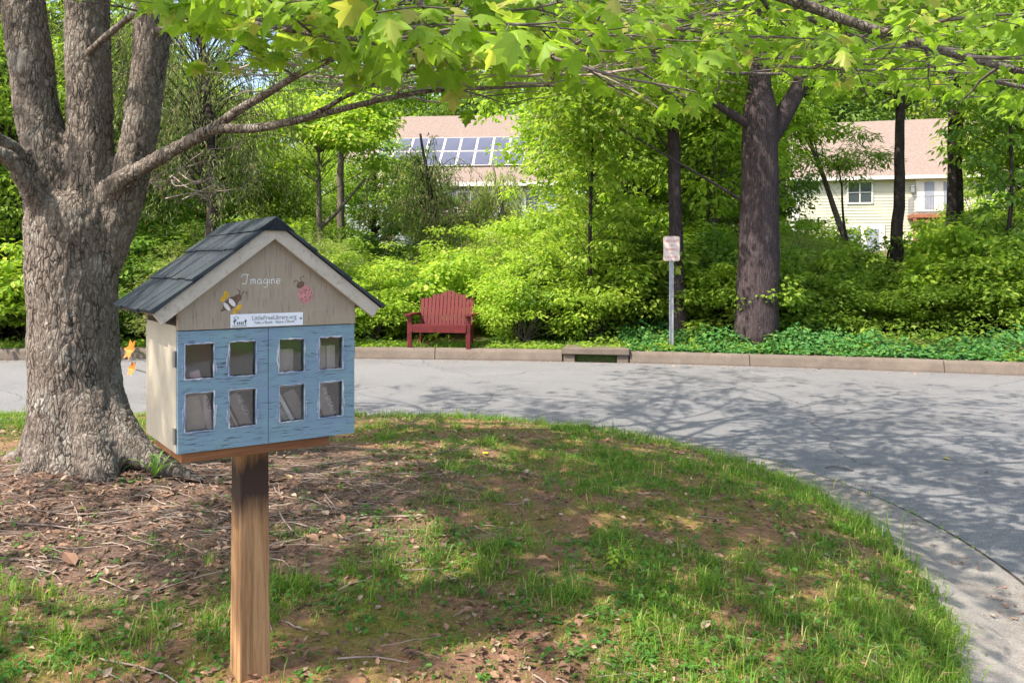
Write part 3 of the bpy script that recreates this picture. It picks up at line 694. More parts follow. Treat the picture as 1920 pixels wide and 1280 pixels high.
# ------------------------------------------------------------------ houses up the slope
M['siding'] = simple('cream lap siding', (.46, .44, .34), .7, .3, .05, 2)
M['siding_grey'] = simple('grey blue lap siding', (.33, .36, .38), .7, .3, .05, 2)
M['trim'] = simple('white house trim', (.66, .63, .58), .6, .3, .04)
M['glass'] = simple('dark window glass', (.05, .06, .075), .08, .8, .2, .5)
M['blind'] = simple('drawn blind', (.24, .26, .31), .5, .5, .1, 2)
M['roof_tan'] = simple('tan roof shingle', (.215, .165, .142), .95, .1, .2, 9)
M['deck_wood'] = simple('red brown deck wood', (.25, .10, .06), .8, .2, .25, 4)
M['solar'] = simple('solar panel glass', (.09, .095, .135), .28, .6, .25, .4)
M['alu'] = simple('panel frame', (.58, .53, .48), .4, .4, .05)
M['iron'] = simple('grey iron', (.20, .20, .21), .6, .4, .1)
M['stone_base'] = simple('pale patio', (.45, .37, .31), .9, .1, .15)
def siding_wall(mb, x0, x1, z0, z1, y=0.0, step=.18):
    z = z0
    while z < z1 - .01:
        t = min(z + step, z1); mb.add([(x0, y - .025, z), (x1, y - .025, z), (x1, y, t), (x0, y, t), (x0, y, z), (x1, y, z)], [[0, 1, 2, 3], [4, 5, 1, 0]]); z = t
def window(parent, cx, zc, w_, h_, mull=1, rows=2, gm='glass'):
    b = MB(); f = .09
    for s in (-1, 1): b.box((cx + s * (w_ / 2), -.05, zc), (f, .07, h_ + f))
    for s in (-1, 1): b.box((cx, -.05, zc + s * (h_ / 2)), (w_ - f, .066, f))
    fr = b.build('window', M['trim'], parent)
    b = MB()
    for k in range(1, mull + 1): b.box((cx - w_ / 2 + k * w_ / (mull + 1), -.045, zc), (.05, .03, h_ - f))
    for k in range(1, rows): b.box((cx, -.043, zc - h_ / 2 + k * h_ / rows), (w_ - f, .03, .04))
    b.build('muntin', M['trim'], fr)
    b = MB(); b.box((cx, -.028, zc), (w_ - f, .02, h_ - f)); b.build('pane', M[gm], fr)
    return fr
# cream house on the right: origin at its near left corner, wall runs along local x
hx, hy = X(1492, 50), 50.0; hz = CAMZ - (493 - HZ) / F * 50
ha = math.atan2(-3.0, 9.0)
house = thing('cream_house', 'cream sided two storey house with tan roof and a small balcony', 'house', (hx, hy, hz), R_(-14))
ev = 5.25; HL, HD = 17.0, 9.0
b = MB(); siding_wall(b, 0, HL, 0, ev); b.build('front_wall', M['siding'], house)
b = MB()
b.prism([(0, 0), (0, ev), (.05, ev), (.05, 0)], .002, HD); b.add([(-.002, 0, ev), (-.002, HD, ev), (-.002, HD / 2, ev + 3.6)], tris=[[0, 1, 2]]); b.build('side_wall', M['siding'], house)
b = MB(); b.box((.0, -.02, ev / 2), (.34, .12, ev - .02)); b.build('corner_board', M['trim'], house)
b = MB(); ov = .5
b.add([(-.35, -ov, ev - .28), (HL + .4, -ov, ev - .28), (HL + .4, HD / 2, ev + 3.7), (-.35, HD / 2, ev + 3.7), (-.35, HD + ov, ev - .28), (HL + .4, HD + ov, ev - .28)], [[0, 1, 2, 3], [3, 2, 5, 4]])
rf = b.build('roof', M['roof_tan'], house); so_ = rf.modifiers.new('thick', 'SOLIDIFY'); so_.thickness = .14; so_.offset = -1
b = MB(); b.box((HL / 2, -ov + .02, ev - .36), (HL + .7, .05, .2)); b.build('fascia', M['trim'], house)
b = MB(); b.box((HL / 2, -ov / 2, ev - .40), (HL + .7, ov - .06, .03)); b.build('soffit', M['trim'], house)
b = MB(); b.tube([(-.28, -.55, ev - .35), (-.28, -.45, ev - .6), (-.16, -.12, ev - .9), (-.16, -.10, .1)], .05, 6); b.build('downspout', M['trim'], house)
window(house, 3.55, 4.1, 1.35, 1.25, 1, 2)
# balcony door (a pair), its frame and panes
b = MB(); x0, x1, z0, z1 = 6.55, 8.95, 2.95, 4.95
b.box(((x0 + x1) / 2, -.045, (z0 + z1) / 2), (x1 - x0, .06, z1 - z0)); dr = b.build('balcony_door', M['trim'], house)
for cx_ in (7.25, 8.25):
    b = MB(); b.box((cx_, -.082, 3.85), (.52, .02, 1.55)); b.build('pane', M['blind'], dr)
window(house, 10.6, 4.15, .95, 1.25, 1, 2); window(house, 12.6, 4.15, .95, 1.25, 1, 2); window(house, 14.6, 4.15, .95, 1.25, 1, 2)
b = MB(); b.box((3.75, -.045, 1.1), (2.3, .06, 2.2)); dr = b.build('patio_door', M['trim'], house)
for cx_ in (3.25, 4.25):
    b = MB(); b.box((cx_, -.082, 1.1), (.7, .02, 1.75)); b.build('pane', M['blind'], dr)
window(house, 10.7, 1.2, 1.6, 1.3, 1, 1); window(house, 13.4, 1.2, 1.2, 1.3, 1, 1)
b = MB(); b.box((8.6, -.82, 2.62), (5.0, 1.56, .22)); b.build('balcony_deck', M['deck_wood'], house)
b = MB()
for k in range(36): b.tube([(6.15 + k * .14, -1.55, 2.74), (6.15 + k * .14, -1.55, 3.68)], .012, 4)
b.tube([(6.1, -1.55, 3.7), (11.1, -1.55, 3.7)], .025, 5); b.tube([(6.1, -1.55, 2.82), (11.1, -1.55, 2.82)], .02, 5)
for k in range(10): b.tube([(6.13, -1.5 + k * .15, 2.74), (6.13, -1.5 + k * .15, 3.68)], .012, 4)
b.build('railing', M['iron'], house)
for x_ in (6.2, 11.0):
    b = MB(); b.box((x_, -1.5, 1.2), (.16, .16, 2.6)); b.build('balcony_post', M['deck_wood'], house)
    b = MB(); b.tube([(x_, -1.5, 1.7), (x_ + (.8 if x_ < 8 else -.8), -1.5, 2.48)], .055, 4); b.build('brace', M['deck_wood'], house)
b = MB(); b.box((6.35, -.2, 4.2), (.18, .18, .34)); b.tube([(6.35, -.2, 4.37), (6.35, -.2, 4.5)], [.14, .02], 8); b.build('lantern', M['iron'], house)
b = MB(); b.box((6.5, -1.6, -.12), (14, 3.2, .22)); tag(b.build('patio', M['stone_base'], house))
# grey house with solar panels, left of centre
gx, gy = X(632, 50), 50.0; gzv = 1.8
grey = thing('grey_house', 'grey blue sided house with rows of solar panels on its roof', 'house', (gx, gy, gzv), R_(-5))
GL, ge = 13.2, 4.95
b = MB(); siding_wall(b, 0, GL, 0, ge); b.build('front_wall', M['siding_grey'], grey)
b = MB(); b.add([(GL, 0, 0), (GL, 12, 0), (GL, 12, ge), (GL, 6.0, ge + 4.9), (GL, 0, ge)], tris=[[0, 1, 2], [0, 2, 4], [4, 2, 3]]); b.build('side_wall', M['siding_grey'], grey)
b = MB(); rs = 3.9 / 5.0
b.add([(-.4, -.5, ge - .2), (GL + .4, -.5, ge - .2), (GL + .4, 6.0, ge + 4.87), (-.4, 6.0, ge + 4.87), (-.4, 12.5, ge - .2), (GL + .4, 12.5, ge - .2)], [[0, 1, 2, 3], [3, 2, 5, 4]])
rf = b.build('roof', M['roof_tan'], grey); so_ = rf.modifiers.new('thick', 'SOLIDIFY'); so_.thickness = .14; so_.offset = -1
b = MB(); b.box((GL / 2, -.48, ge - .27), (GL + .8, .06, .24)); b.build('fascia', M['trim'], grey)
ra = math.atan2(3.9, 5.0); rl = math.hypot(3.9, 5.0)
for r_ in range(2):
    for k in range(9):
        s0 = 1.75 + r_ * 1.72; x_ = 1.9 + k * 1.02
        mt = Matrix.Translation((x_, -.5 + s0 * math.cos(ra), ge - .2 + s0 * math.sin(ra))) @ Matrix.Rotation(ra, 4, 'X')
        b = MB(); b.box((.49, .83, .10), (.98, 1.66, .04)); pn = b.build('solar_panel', M['alu'], grey); pn.matrix_local = mt
        b = MB(); b.box((.49, .83, .124), (.89, 1.57, .008)); b.build('cell_glass', M['solar'], pn)
for cx_ in (3.9, 6.3, 7.6, 8.9, 11.6): window(grey, cx_, 3.7, .8, 1.15, 0, 2)
b = MB(); b.box((6.6, -1.2, 2.45), (6.0, 2.2, .24)); b.build('deck_floor', M['deck_wood'], grey)
b = MB(); b.box((6.6, -2.25, 3.5), (6.0, .09, .08)); b.box((6.6, -2.25, 2.75), (6.0, .05, .06))
for k in range(41): b.box((3.65 + k * .147, -2.25, 3.12), (.035, .035, .68))
b.build('railing', M['deck_wood'], grey)
for x_ in (3.7, 5.2, 6.1, 9.5):
    b = MB(); b.box((x_, -2.2, 1.1), (.15, .15, 2.5)); b.build('deck_post', M['deck_wood'], grey)
b = MB(); b.box((5.65, -2.2, .95), (.74, .06, .12)); b.box((5.65, -2.2, .35), (.74, .06, .12)); b.build('stair_rail', M['deck_wood'], grey)
window(grey, 6.6, 1.1, .9, 1.9, 0, 1)

# ------------------------------------------------------------------ foliage templates
def fan(R):
    L = [(-x, y) for x, y in R[:-1]][::-1]; ring = R + L
    f = lambda x, y: -.30 * abs(x) - .16 * y * y + .03
    v = [(0, .30, f(0, .30) + .03)] + [(x, y, f(x, y)) for x, y in ring]; n = len(ring)
    return v, [[0, k + 1, (k + 1) % n + 1] for k in range(n)]
MAPLE_HI = fan([(.03, 0), (.20, -.07), (.36, .03), (.27, .17), (.40, .28), (.57, .50), (.40, .49), (.21, .50), (.27, .70), (.12, .78), (0, 1.0)])
MAPLE_LO = fan([(.22, -.06), (.30, .17), (.55, .48), (.22, .50), (0, 1.0)])
LEAF4 = ([(0, 0, 0), (.26, .42, .07), (0, 1, -.10), (-.26, .42, .07)], [[0, 1, 2], [0, 2, 3]])
LEAFN = ([(0, 0, 0), (.10, .45, .02), (0, 1, -.14), (-.10, .45, .02)], [[0, 1, 2], [0, 2, 3]])
LEAF6 = ([(0, 0, 0), (.24, .25, .05), (.27, .55, .05), (0, 1, -.10), (-.27, .55, .05), (-.24, .25, .05), (0, .45, -.02)], [[6, 0, 1], [6, 1, 2], [6, 2, 3], [6, 3, 4], [6, 4, 5], [6, 5, 0]])

def cluster_leaves(mb, rg, centers, radii, n, size, tmpl=LEAF4, flat=.6, up=.75, droop=.35, shell=2.4):
    centers = np.asarray(centers, float); k = len(centers)
    if k == 0: return
    radii = np.broadcast_to(np.asarray(radii, float), (k,))
    cnt = np.maximum(1, rg.poisson(n * (radii / radii.mean()) ** 2)); idx = np.repeat(np.arange(k), cnt); m = len(idx)
    u = norm(rg.normal(size=(m, 3))); r = rg.random(m) ** (1 / shell)
    off = u * (r * radii[idx])[:, None]; off[:, 2] *= flat
    off += rg.normal(0, .08, (m, 3)) * radii[idx][:, None]
    nrm = np.array([0, 0, up]) + u * .5 + rg.normal(0, .42, (m, 3))
    tip = u * np.array([1, 1, .3]) + np.array([0, 0, -droop]) + rg.normal(0, .35, (m, 3))
    mb.scatter(*tmpl, centers[idx] + off, nrm, tip, size * rg.uniform(.65, 1.25, m))

def tree(name, label, cat, x, y, H, r0, bark_m, leaf_m, rng, clusters, n, size, tmpl=LEAF4, lean=(0, 0), flat=.6, group=None, z=None, trunk_top=.9, sides=12, limbs=True, fork=None, curve=0.0, limb_from=.35, limb_r=.28, droop=.35, wob=.05, flare=1.35, every=1, wander=1.0, neck=0.0):
    """clusters: list of (dx,dy,z,radius) relative to the foot"""
    z = gz(x, y) if z is None else z
    t = thing(name, label, cat, (x, y, z), 0, group)
    rg = np.random.default_rng(rng); rr = random.Random(rng)
    ht = H * trunk_top; n_ = max(8, int(ht / .35)); f = np.linspace(0, 1, n_)
    wb = np.cumsum(rg.normal(0, wander * .012 * ht / n_ ** .5, (n_, 2)), 0); wb -= wb[0]
    pts = np.stack([lean[0] * f + curve * np.sin(f * 3.1) + wb[:, 0], lean[1] * f + wb[:, 1], f * ht - .1], -1)
    rad = r0 * (1 - .72 * f ** 1.2) * (1 + (flare - 1) * np.exp(-f * ht / .35))
    if neck: rad = rad * (1 - .38 * np.clip((f - neck + .02) / .05, 0, 1))
    mb = MB(); mb.tube(pts, rad, sides, wob=wob, seed=rng)
    if fork: 
        for (f0, dx, dy, dz, rr0) in fork:
            p0 = pts[int(f0 * (n_ - 1))]; 
            pp = spline([p0, p0 + np.array([dx * .4, dy * .4, dz * .35]), p0 + np.array([dx, dy, dz])], 6)
            mb.tube(pp, np.linspace(rr0, rr0 * .45, len(pp)), 8, wob=.05, seed=rng + 3)
    cl = np.asarray(clusters, float)
    if limbs and len(cl):
        for c in cl[::every]:
            f0 = np.clip((c[2] - .5 * np.hypot(c[0], c[1])) / ht, limb_from * .6, .97) if c[2] < ht * 1.2 else .95
            p0 = pts[int(f0 * (n_ - 1))]; r1 = rad[int(f0 * (n_ - 1))] * limb_r * rr.uniform(.7, 1.2)
            mid = (p0 + c[:3]) / 2 + np.array([rr.uniform(-.2, .2), rr.uniform(-.2, .2), rr.uniform(-.05, .25)]) * c[3]
            pp = spline([p0, mid, c[:3]], 5); mb.tube(pp, np.linspace(r1, r1 * .25, len(pp)), 5, cap=False)
            for k in range(3):
                d = norm(rg.normal(size=3)) * c[3] * .8; mb.tube([c[:3], c[:3] + d * .5 + [0, 0, .05], c[:3] + d], [r1 * .3, r1 * .2, r1 * .08], 3, cap=False)
    mb.build('trunk', bark_m, t, smooth=True)
    if len(cl):
        mb = MB(); cluster_leaves(mb, rg, cl[:, :3], cl[:, 3], n, size, tmpl, flat, droop=droop); mb.build('crown', leaf_m, t)
    return t
def ball(rng, k, cx, cy, cz, rx, ry, rz_, r0, r1, shell=2.0, zmin=None):
    rg = np.random.default_rng(rng); u = norm(rg.normal(size=(k, 3))); r = rg.random(k) ** (1 / shell)
    p = np.array([cx, cy, cz]) + u * r[:, None] * np.array([rx, ry, rz_]); q = np.concatenate([p, rg.uniform(r0, r1, (k, 1))], 1)
    return q if zmin is None else q[q[:, 2] > zmin]

# ------------------------------------------------------------------ the maple in front (left)
MD = 5.54
maple = thing('maple_tree', 'large grey barked maple dividing into three stems beside the book box', 'tree', (X(140, MD), MD, iz(X(140, MD), MD)))
ML = np.array(maple.location)
def ms(lst, d=None):
    p = []; r = []
    for k in lst:
        dd = k[3] if len(k) > 3 else (d or MD); p.append(P(k[0], k[1], dd) - Vector(ML)); r.append(k[2] * dd / F)
    sp = spline(p, 6); return sp, lerp_list(r, len(sp))
mb = MB()
def mtube(lst, d=None, sides=20): sp, r = ms(lst, d); mb.tube(sp, r, sides)
mtube([(150, 905, 118), (148, 880, 104), (147, 840, 92), (144, 780, 84), (141, 720, 80), (138, 600, 78), (136, 500, 80), (138, 430, 86), (140, 390, 78), (142, 365, 60)])
mtube([(122, 450, 62), (108, 390, 56), (96, 330, 50), (82, 270, 44), (68, 200, 40), (55, 100, 40), (40, 0, 39), (20, -160, 36, 5.6), (-5, -380, 31, 5.7), (-30, -650, 24, 5.8)])
mtube([(168, 470, 58), (171, 400, 50), (170, 330, 43), (169, 240, 42), (167, 120, 41), (165, 0, 40), (168, -200, 36), (160, -420, 31), (165, -700, 23)])
mtube([(158, 580, 40), (178, 510, 44), (205, 440, 42), (230, 385, 36), (243, 350, 33), (254, 290, 34), (266, 230, 33), (276, 160, 32), (284, 80, 32), (288, 0, 35), (300, -160, 31, 5.5), (330, -380, 26, 5.4), (380, -640, 20, 5.3)])
mtube([(200, 380, 30, 5.5), (222, 345, 22, 5.42), (255, 322, 17, 5.36), (300, 296, 15, 5.28), (350, 268, 13.5, 5.18), (395, 244, 12.5, 5.1)], sides=14)
mtube([(80, 330, 22, 5.45), (40, 295, 17, 5.35), (0, 262, 13, 5.2), (-60, 235, 10, 5.0)], sides=12)
mtube([(95, 420, 26, 5.4), (55, 350, 20, 5.25), (20, 300, 14, 5.15), (-40, 272, 11, 5.0)], sides=12)
# roots
mtube([(170, 690, 44, 5.54), (198, 770, 42, 5.5), (232, 822, 40, 5.42), (275, 858, 27, 5.36), (325, 880, 14, 5.3), (380, 900, 6, 5.25)], sides=12)
mtube([(150, 690, 56, 5.52), (164, 770, 52, 5.44), (178, 835, 46, 5.34), (190, 885, 37, 5.24), (200, 925, 22, 5.1), (208, 955, 9, 4.95)], sides=12)
mtube([(110, 810, 40, 5.4), (80, 868, 34, 5.3), (30, 905, 20, 5.2), (-40, 925, 11, 5.1)], sides=12)
mtube([(90, 800, 40, 5.7), (60, 850, 30, 5.85), (10, 868, 14, 6.0)], sides=12)
raw = mb.mesh('raw_trunk'); ro = bpy.data.objects.new('raw_trunk', raw); C.objects.link(ro)
rm = ro.modifiers.new('r', 'REMESH'); rm.mode = 'VOXEL'; rm.voxel_size = .015
sm = ro.modifiers.new('s', 'SMOOTH'); sm.factor = .5; sm.iterations = 7
bpy.context.view_layer.update()
tm = bpy.data.meshes.new_from_object(ro.evaluated_get(bpy.context.evaluated_depsgraph_get()))
bpy.data.objects.remove(ro)
co = np.empty(len(tm.vertices) * 3, np.float32); tm.vertices.foreach_get('co', co); co = co.reshape(-1, 3)
no = np.empty(len(tm.vertices) * 3, np.float32); tm.vertex_normals.foreach_get('vector', no); no = no.reshape(-1, 3)
dsp = np.zeros(len(co), np.float32)
for i, p in enumerate(co):
    if p[2] > 4.6: continue
    q = Vector((p[0] * 25, p[1] * 25, p[2] * 8.0)); q = q + mnoise.noise_vector(q * .5) * .35
    d = mnoise.voronoi(q)[0]; e = min(d[1] - d[0], .35) / .35
    dsp[i] = -.010 * (1 - e) ** 1.6 + .003 * mnoise.noise(q * 2.3) + .014 * mnoise.noise(Vector(p) * 3.1)
co = co + no * dsp[:, None]; tm.vertices.foreach_set('co', co.ravel()); tm.update()
tm.polygons.foreach_set('use_smooth', np.ones(len(tm.polygons), bool)); tm.materials.clear(); tm.materials.append(M['bark_maple']); tm.name = 'trunk'
to = bpy.data.objects.new('trunk', tm); C.objects.link(to); to.parent = maple

rg = np.random.default_rng(11); rr = random.Random(11)
LIMX = [-900, 250, 330, 400, 470, 560, 760, 880, 960, 1100, 1300, 1420, 1500, 1700, 1920, 3000]
LIMN = 52.0
LIMY = [-60, 0, 70, 160, 200, 190, 215, 235, 190, 210, 240, 150, 140, 185, 235, 240]
def d_(p): return p[1]
def allowed(p, extra=0.0):
    """keeps the crown's skirt as high as it hangs over the road and island"""
    y = max(p[1], .05); 
    if math.dist(p, (0, 0, CAMZ)) < 1.75: return False
    if p[1] < .8: return p[2] > 2.75
    px = 960 + p[0] / y * F; py = HZ - (p[2] - CAMZ) / y * F
    return py < np.interp(px, LIMX, LIMY) + extra + LIMN * (float(fnoise(px / 160.0, d_(p) * .8, 2.0, 3)) - .35)
limbs = MB(); twigs = MB(); lp = []; ln = []; lt = []; ls = []
def leafpair(p, d, k=2, sz=.082):
    if p.x < .1 and p.y < 4.4: sz = .096
    for _ in range(k):
        if rr.random() < .15: continue
        a = rr.uniform(0, 6.283); o = Vector((math.cos(a), math.sin(a), 0)) * .7 + d * .6
        q = p + o.normalized() * rr.uniform(.03, .09) + Vector((0, 0, rr.uniform(-.05, .02)))
        s = sz * rr.uniform(.6, 1.25)
        if q.z > 3.1 and float(fnoise(q.x - q.z * SUN.x / SUN.z, q.y - q.z * SUN.y / SUN.z, 1.3, 6)) > .40: continue  # crown gaps shaped along the sun's slant to let dapples through
        if not allowed(q, -s * .6 / max(q.y, 1) * F): continue
        lp.append(q); ln.append(Vector((0, 0, .75)) + o * .45 + Vector((rr.gauss(0, .28), rr.gauss(0, .28), 0)))
        lt.append(o * .75 + Vector((rr.gauss(0, .2), rr.gauss(0, .2), -rr.uniform(.35, .95)))); ls.append(s)
def twig(p, d, L):
    n = max(3, int(L / .07)); pts = [p]; dd = d.copy()
    for k in range(n):
        dd = (dd + Vector((rr.gauss(0, .10), rr.gauss(0, .10), rr.gauss(.0, .08)))).normalized(); pts.append(pts[-1] + dd * (L / n))
    if not allowed(pts[-1]): return
    twigs.tube(pts, np.linspace(.0042, .0018, len(pts)), 3, cap=False)
    for k in range(1, len(pts)):
        if k / n > .25: leafpair(pts[k], dd, 2 if k < n else 4)
def branch(p, d, L, r):
    n = max(4, int(L / .12)); pts = [p]; dd = d.copy(); tgt = rr.uniform(-.16, .10)
    for k in range(n):
        dd = (dd + Vector((rr.gauss(0, .09), rr.gauss(0, .09), (tgt - dd.z) * .25 + rr.gauss(0, .06)))).normalized()
        q = pts[-1] + dd * (L / n)
        if not allowed(q, 30): break
        pts.append(q)
    if len(pts) < 3: return
    twigs.tube(pts, np.linspace(r, max(.003, r * .3), len(pts)), 5, cap=False)
    for k in range(1, len(pts)):
        if k / n > .12 and rr.random() < .86:
            s = 1 if k % 2 else -1; a = s * R_(rr.uniform(35, 70)); dk = (pts[k] - pts[k-1]).normalized()
            h = Vector((dk.x * math.cos(a) - dk.y * math.sin(a), dk.x * math.sin(a) + dk.y * math.cos(a), dk.z + rr.uniform(-.25, .2))).normalized()
            twig(pts[k], h, rr.uniform(.14, .42))
    twig(pts[-1], dd, .2)
def limb(path, r0, r1, dens=1.0, start=.18, bl=1.0):
    pts = spline(path, 10); m = len(pts); rad = np.linspace(r0, r1, m)
    limbs.tube(pts, rad, 8, cap=False, wob=.06, seed=m)
    acc = 0; s = 1
    for k in range(1, m):
        seg = (pts[k] - pts[k-1]); acc += seg.length; f = k / m
        if f < start: acc = 0; continue
        if acc > .24 / dens:
            acc = 0; s = -s; a = s * R_(rr.uniform(35, 68)); d = seg.normalized()
            h = Vector((d.x * math.cos(a) - d.y * math.sin(a), d.x * math.sin(a) + d.y * math.cos(a), d.z * .5 + rr.uniform(-.12, .3))).normalized()
            branch(pts[k], h, bl * rr.uniform(.5, 1.7) * (1.15 - .6 * f), max(.006, rad[k] * rr.uniform(.35, .6)))
    branch(pts[-1], (pts[-1] - pts[-2]).normalized(), .8, r1)
def pxp(l): return [P(a, b, d) for a, b, d in l]
px2m = lambda r, d: r * d / F
# limbs one sees
limb(pxp([(395, 244, 5.1), (412, 232, 5.07), (450, 205, 5.0), (497, 178, 4.85), (560, 140, 4.6), (660, 95, 4.3), (780, 40, 4.0)]), px2m(11, 5), .010, .8, .5)
limb(pxp([(395, 246, 5.1), (420, 241, 5.05), (480, 240, 4.95), (540, 229, 4.85), (600, 215, 4.75), (660, 200, 4.6), (740, 182, 4.5), (815, 170, 4.4), (930, 165, 4.3)]), px2m(10, 5), .008, .7, .6)
limb(pxp([(560, 226, 4.8), (610, 203, 4.7), (650, 180, 4.6), (720, 150, 4.5), (820, 120, 4.4), (960, 100, 4.5)]), px2m(5.5, 4.8), .007, .8, .45)
limb(pxp([(290, 60, 5.4), (330, 48, 5.2), (420, 38, 4.8), (520, 45, 4.3), (620, 55, 3.9), (740, 45, 3.6), (860, 30, 3.4)]), .028, .007, 1.2, .2, .8)
limb(pxp([(165, 100, 5.4), (215, 55, 5.1), (260, 25, 4.7), (340, 20, 4.2), (450, 40, 3.7), (560, 60, 3.3), (700, 80, 3.0)]), .022, .006, 1.5, .3, .55)
limb(pxp([(288, -40, 5.4), (420, -10, 5.2), (600, 30, 5.0), (760, 70, 4.9), (900, 98, 5.0), (1080, 80, 5.2), (1250, 45, 5.4), (1420, 10, 5.6)]), .040, .010, 1.2, .35, .9)
limb(pxp([(290, -120, 5.3), (500, -70, 5.0), (760, -20, 4.8), (1000, 30, 4.7), (1250, 70, 4.8), (1500, 90, 5.0), (1720, 85, 5.2)]), .045, .010, 1.3, .3, 1.0)
limb(pxp([(300, -160, 5.3), (560, -140, 5.8), (800, -60, 6.2), (1050, 60, 6.5), (1300, 130, 6.9), (1520, 140, 7.2)]), .045, .010, 1.2, .35, 1.1)
limb(pxp([(165, -180, 5.5), (500, -220, 5.0), (900, -160, 4.4), (1300, -60, 4.1), (1650, 60, 4.1), (1900, 130, 4.2), (2150, 170, 4.3)]), .05, .010, 1.3, .35, 1.0)
limb(pxp([(165, -200, 5.5), (520, -280, 5.6), (950, -190, 5.5), (1350, -40, 5.6), (1650, 90, 5.9), (1850, 150, 6.2), (2080, 190, 6.4)]), .05, .010, 1.3, .4, 1.1)
limb(pxp([(300, -200, 5.3), (480, -160, 4.6), (640, -90, 4.0), (780, 0, 3.5), (900, 70, 3.2), (1040, 110, 3.1)]), .035, .007, 1.3, .4, .7)
limb(pxp([(1000, 30, 4.7), (1120, 60, 4.4), (1260, 110, 4.2), (1400, 120, 4.1), (1560, 130, 4.0)]), .016, .006, 1.3, .1, .7)
limb(pxp([(340, -300, 5.3), (600, -260, 6.5), (860, -120, 7.4), (1080, 60, 8.0), (1260, 170, 8.4)]), .04, .010, 1.2, .4, 1.2)
# the rest of the crown, overhead
for k in range(27):
    st = [Vector((X(-20, 5.7), 5.7, 0)), Vector((X(165, 5.54), 5.54, 0)), Vector((X(320, 5.4), 5.4, 0))][k % 3]
    z0 = 3.5 + 4.4 * (k / 27); st.z = z0; st.x += (z0 - 3.5) * (-.08, 0, .07)[k % 3]
    az = k * 2.39996 + rr.uniform(-.3, .3); L = rr.uniform(4.6, 6.6) * (1 - .35 * (k / 27)); ze = z0 + rr.uniform(.3, 1.6) + .5 * (k / 27)
    if math.cos(az) < -.2 and math.sin(az) > -.2: L *= .8
    d = Vector((math.cos(az), math.sin(az), 0)); sdv = Vector((-d.y, d.x, 0)) * rr.uniform(-.8, .8)
    limb([st, st + d * L * .3 + Vector((0, 0, (ze - z0) * .6)) + sdv * .4, st + d * L * .65 + Vector((0, 0, (ze - z0) * 1.0)) + sdv, st + d * L + Vector((0, 0, (ze - z0) * .75))], .036, .008, .72, .22, 1.25)
for (az, L, z0, ze) in ((-97, 5.2, 4.1, 4.7), (-82, 5.6, 5.0, 5.9), (-112, 5.4, 4.8, 5.6), (-104, 5.8, 5.2, 6.0), (-99, 5.6, 5.8, 6.6), (-108, 5.0, 6.4, 7.2)):  # extra limbs out of view, added to shade the book box wall
    d = Vector((math.cos(R_(az)), math.sin(R_(az)), 0)); st = Vector((X(150, 5.5), 5.5, z0))
    limb([st, st + d * L * .35 + Vector((0, 0, (ze - z0) * .6)), st + d * L * .7 + Vector((.2, 0, ze - z0)), st + d * L + Vector((0, 0, (ze - z0) * .8))], .034, .008, 1.2, .3, 1.3)
# bare grey twigs tangled under the leaves
dead = MB()
for k in range(330):
    px = rr.uniform(330, 1250); d = rr.uniform(4.0, 6.6); py = rr.uniform(10, 195) - .03 * abs(px - 760); p = P(px, py, d)
    a = rr.gauss(0, .5) + (math.pi if rr.random() < .3 else 0); L = rr.uniform(.25, .9); dd = Vector((math.cos(a), math.sin(a) * .6, rr.gauss(.02, .16))).normalized(); pts = [p]; n = 7
    for q in range(n): dd = (dd + Vector((rr.gauss(0, .10), rr.gauss(0, .10), rr.gauss(0, .09)))).normalized(); pts.append(pts[-1] + dd * L / n)
    if not all(allowed(q, -5) for q in pts): continue
    r_ = rr.choice((.0025, .0035, .005, .008)); dead.tube(pts, np.linspace(r_, r_ * .35, len(pts)), 4, cap=False)
    for q in range(2, n):
        if rr.random() < .55:
            h = (dd + Vector((rr.uniform(-1, 1), rr.uniform(-1, 1), rr.uniform(-.7, .5)))).normalized(); l2 = rr.uniform(.06, .22); dead.tube([pts[q], pts[q] + h * l2 * .5 + Vector((0, 0, .01)), pts[q] + h * l2], [r_ * .5, r_ * .4, r_ * .2], 3, cap=False)
# pale dead spray beside the right stem
for k in range(9):
    a0 = P(262 + rr.uniform(-10, 90) * (k % 3 > 0), 350 + rr.uniform(-45, 30), 6.4 + rr.uniform(-.3, .3)); b0 = P(rr.uniform(330, 470), rr.uniform(275, 385), 6.2 + rr.uniform(-.5, .5)); m0 = (a0 + b0) / 2 + Vector((rr.uniform(-.1, .1), rr.uniform(-.15, .15), rr.uniform(-.16, .16)))
    pp = spline([a0, m0, b0], 7); dead.tube(pp, np.linspace(.006, .0015, len(pp)), 4, cap=False)
    for q in range(3, len(pp), 2): h = Vector((rr.uniform(-.3, 1), rr.uniform(-.5, .5), rr.uniform(-.6, .8))).normalized() * rr.uniform(.08, .22); dead.tube([pp[q], pp[q] + h * .5, pp[q] + h], [.003, .002, .001], 3, cap=False)
off = -Vector(ML)
def shift(mb_): 
    for v in mb_.v: v += np.array(off)
shift(limbs); shift(twigs); shift(dead)
M['dead_twig'] = simple('bleached dead twig', (.33, .27, .25), .9, .1, .3, 20)
dead.build('dead_twig_spray', M['dead_twig'], maple, smooth=True)
limbs.build('limb', M['bark_maple'], maple, smooth=True); twigs.build('twig_spray', M['twig'], maple, smooth=True)
A = np.array; lp = A([tuple(v) for v in lp]); ln = A([tuple(v) for v in ln]); lt = A([tuple(v) for v in lt]); ls = A(ls)
near = (np.linalg.norm(lp - A([0, 0, CAMZ]), axis=1) < 5.2) & (lp[:, 1] > .3)
def vary(t, sx, fold, curl, tw):
    v = np.array(t[0], float); x, y = v[:, 0].copy(), v[:, 1].copy(); v[:, 0] = x * sx + tw * y * y; v[:, 2] = v[:, 2] * fold - curl * y ** 2 + .12 * curl * np.sin(9 * x); return v, t[1]
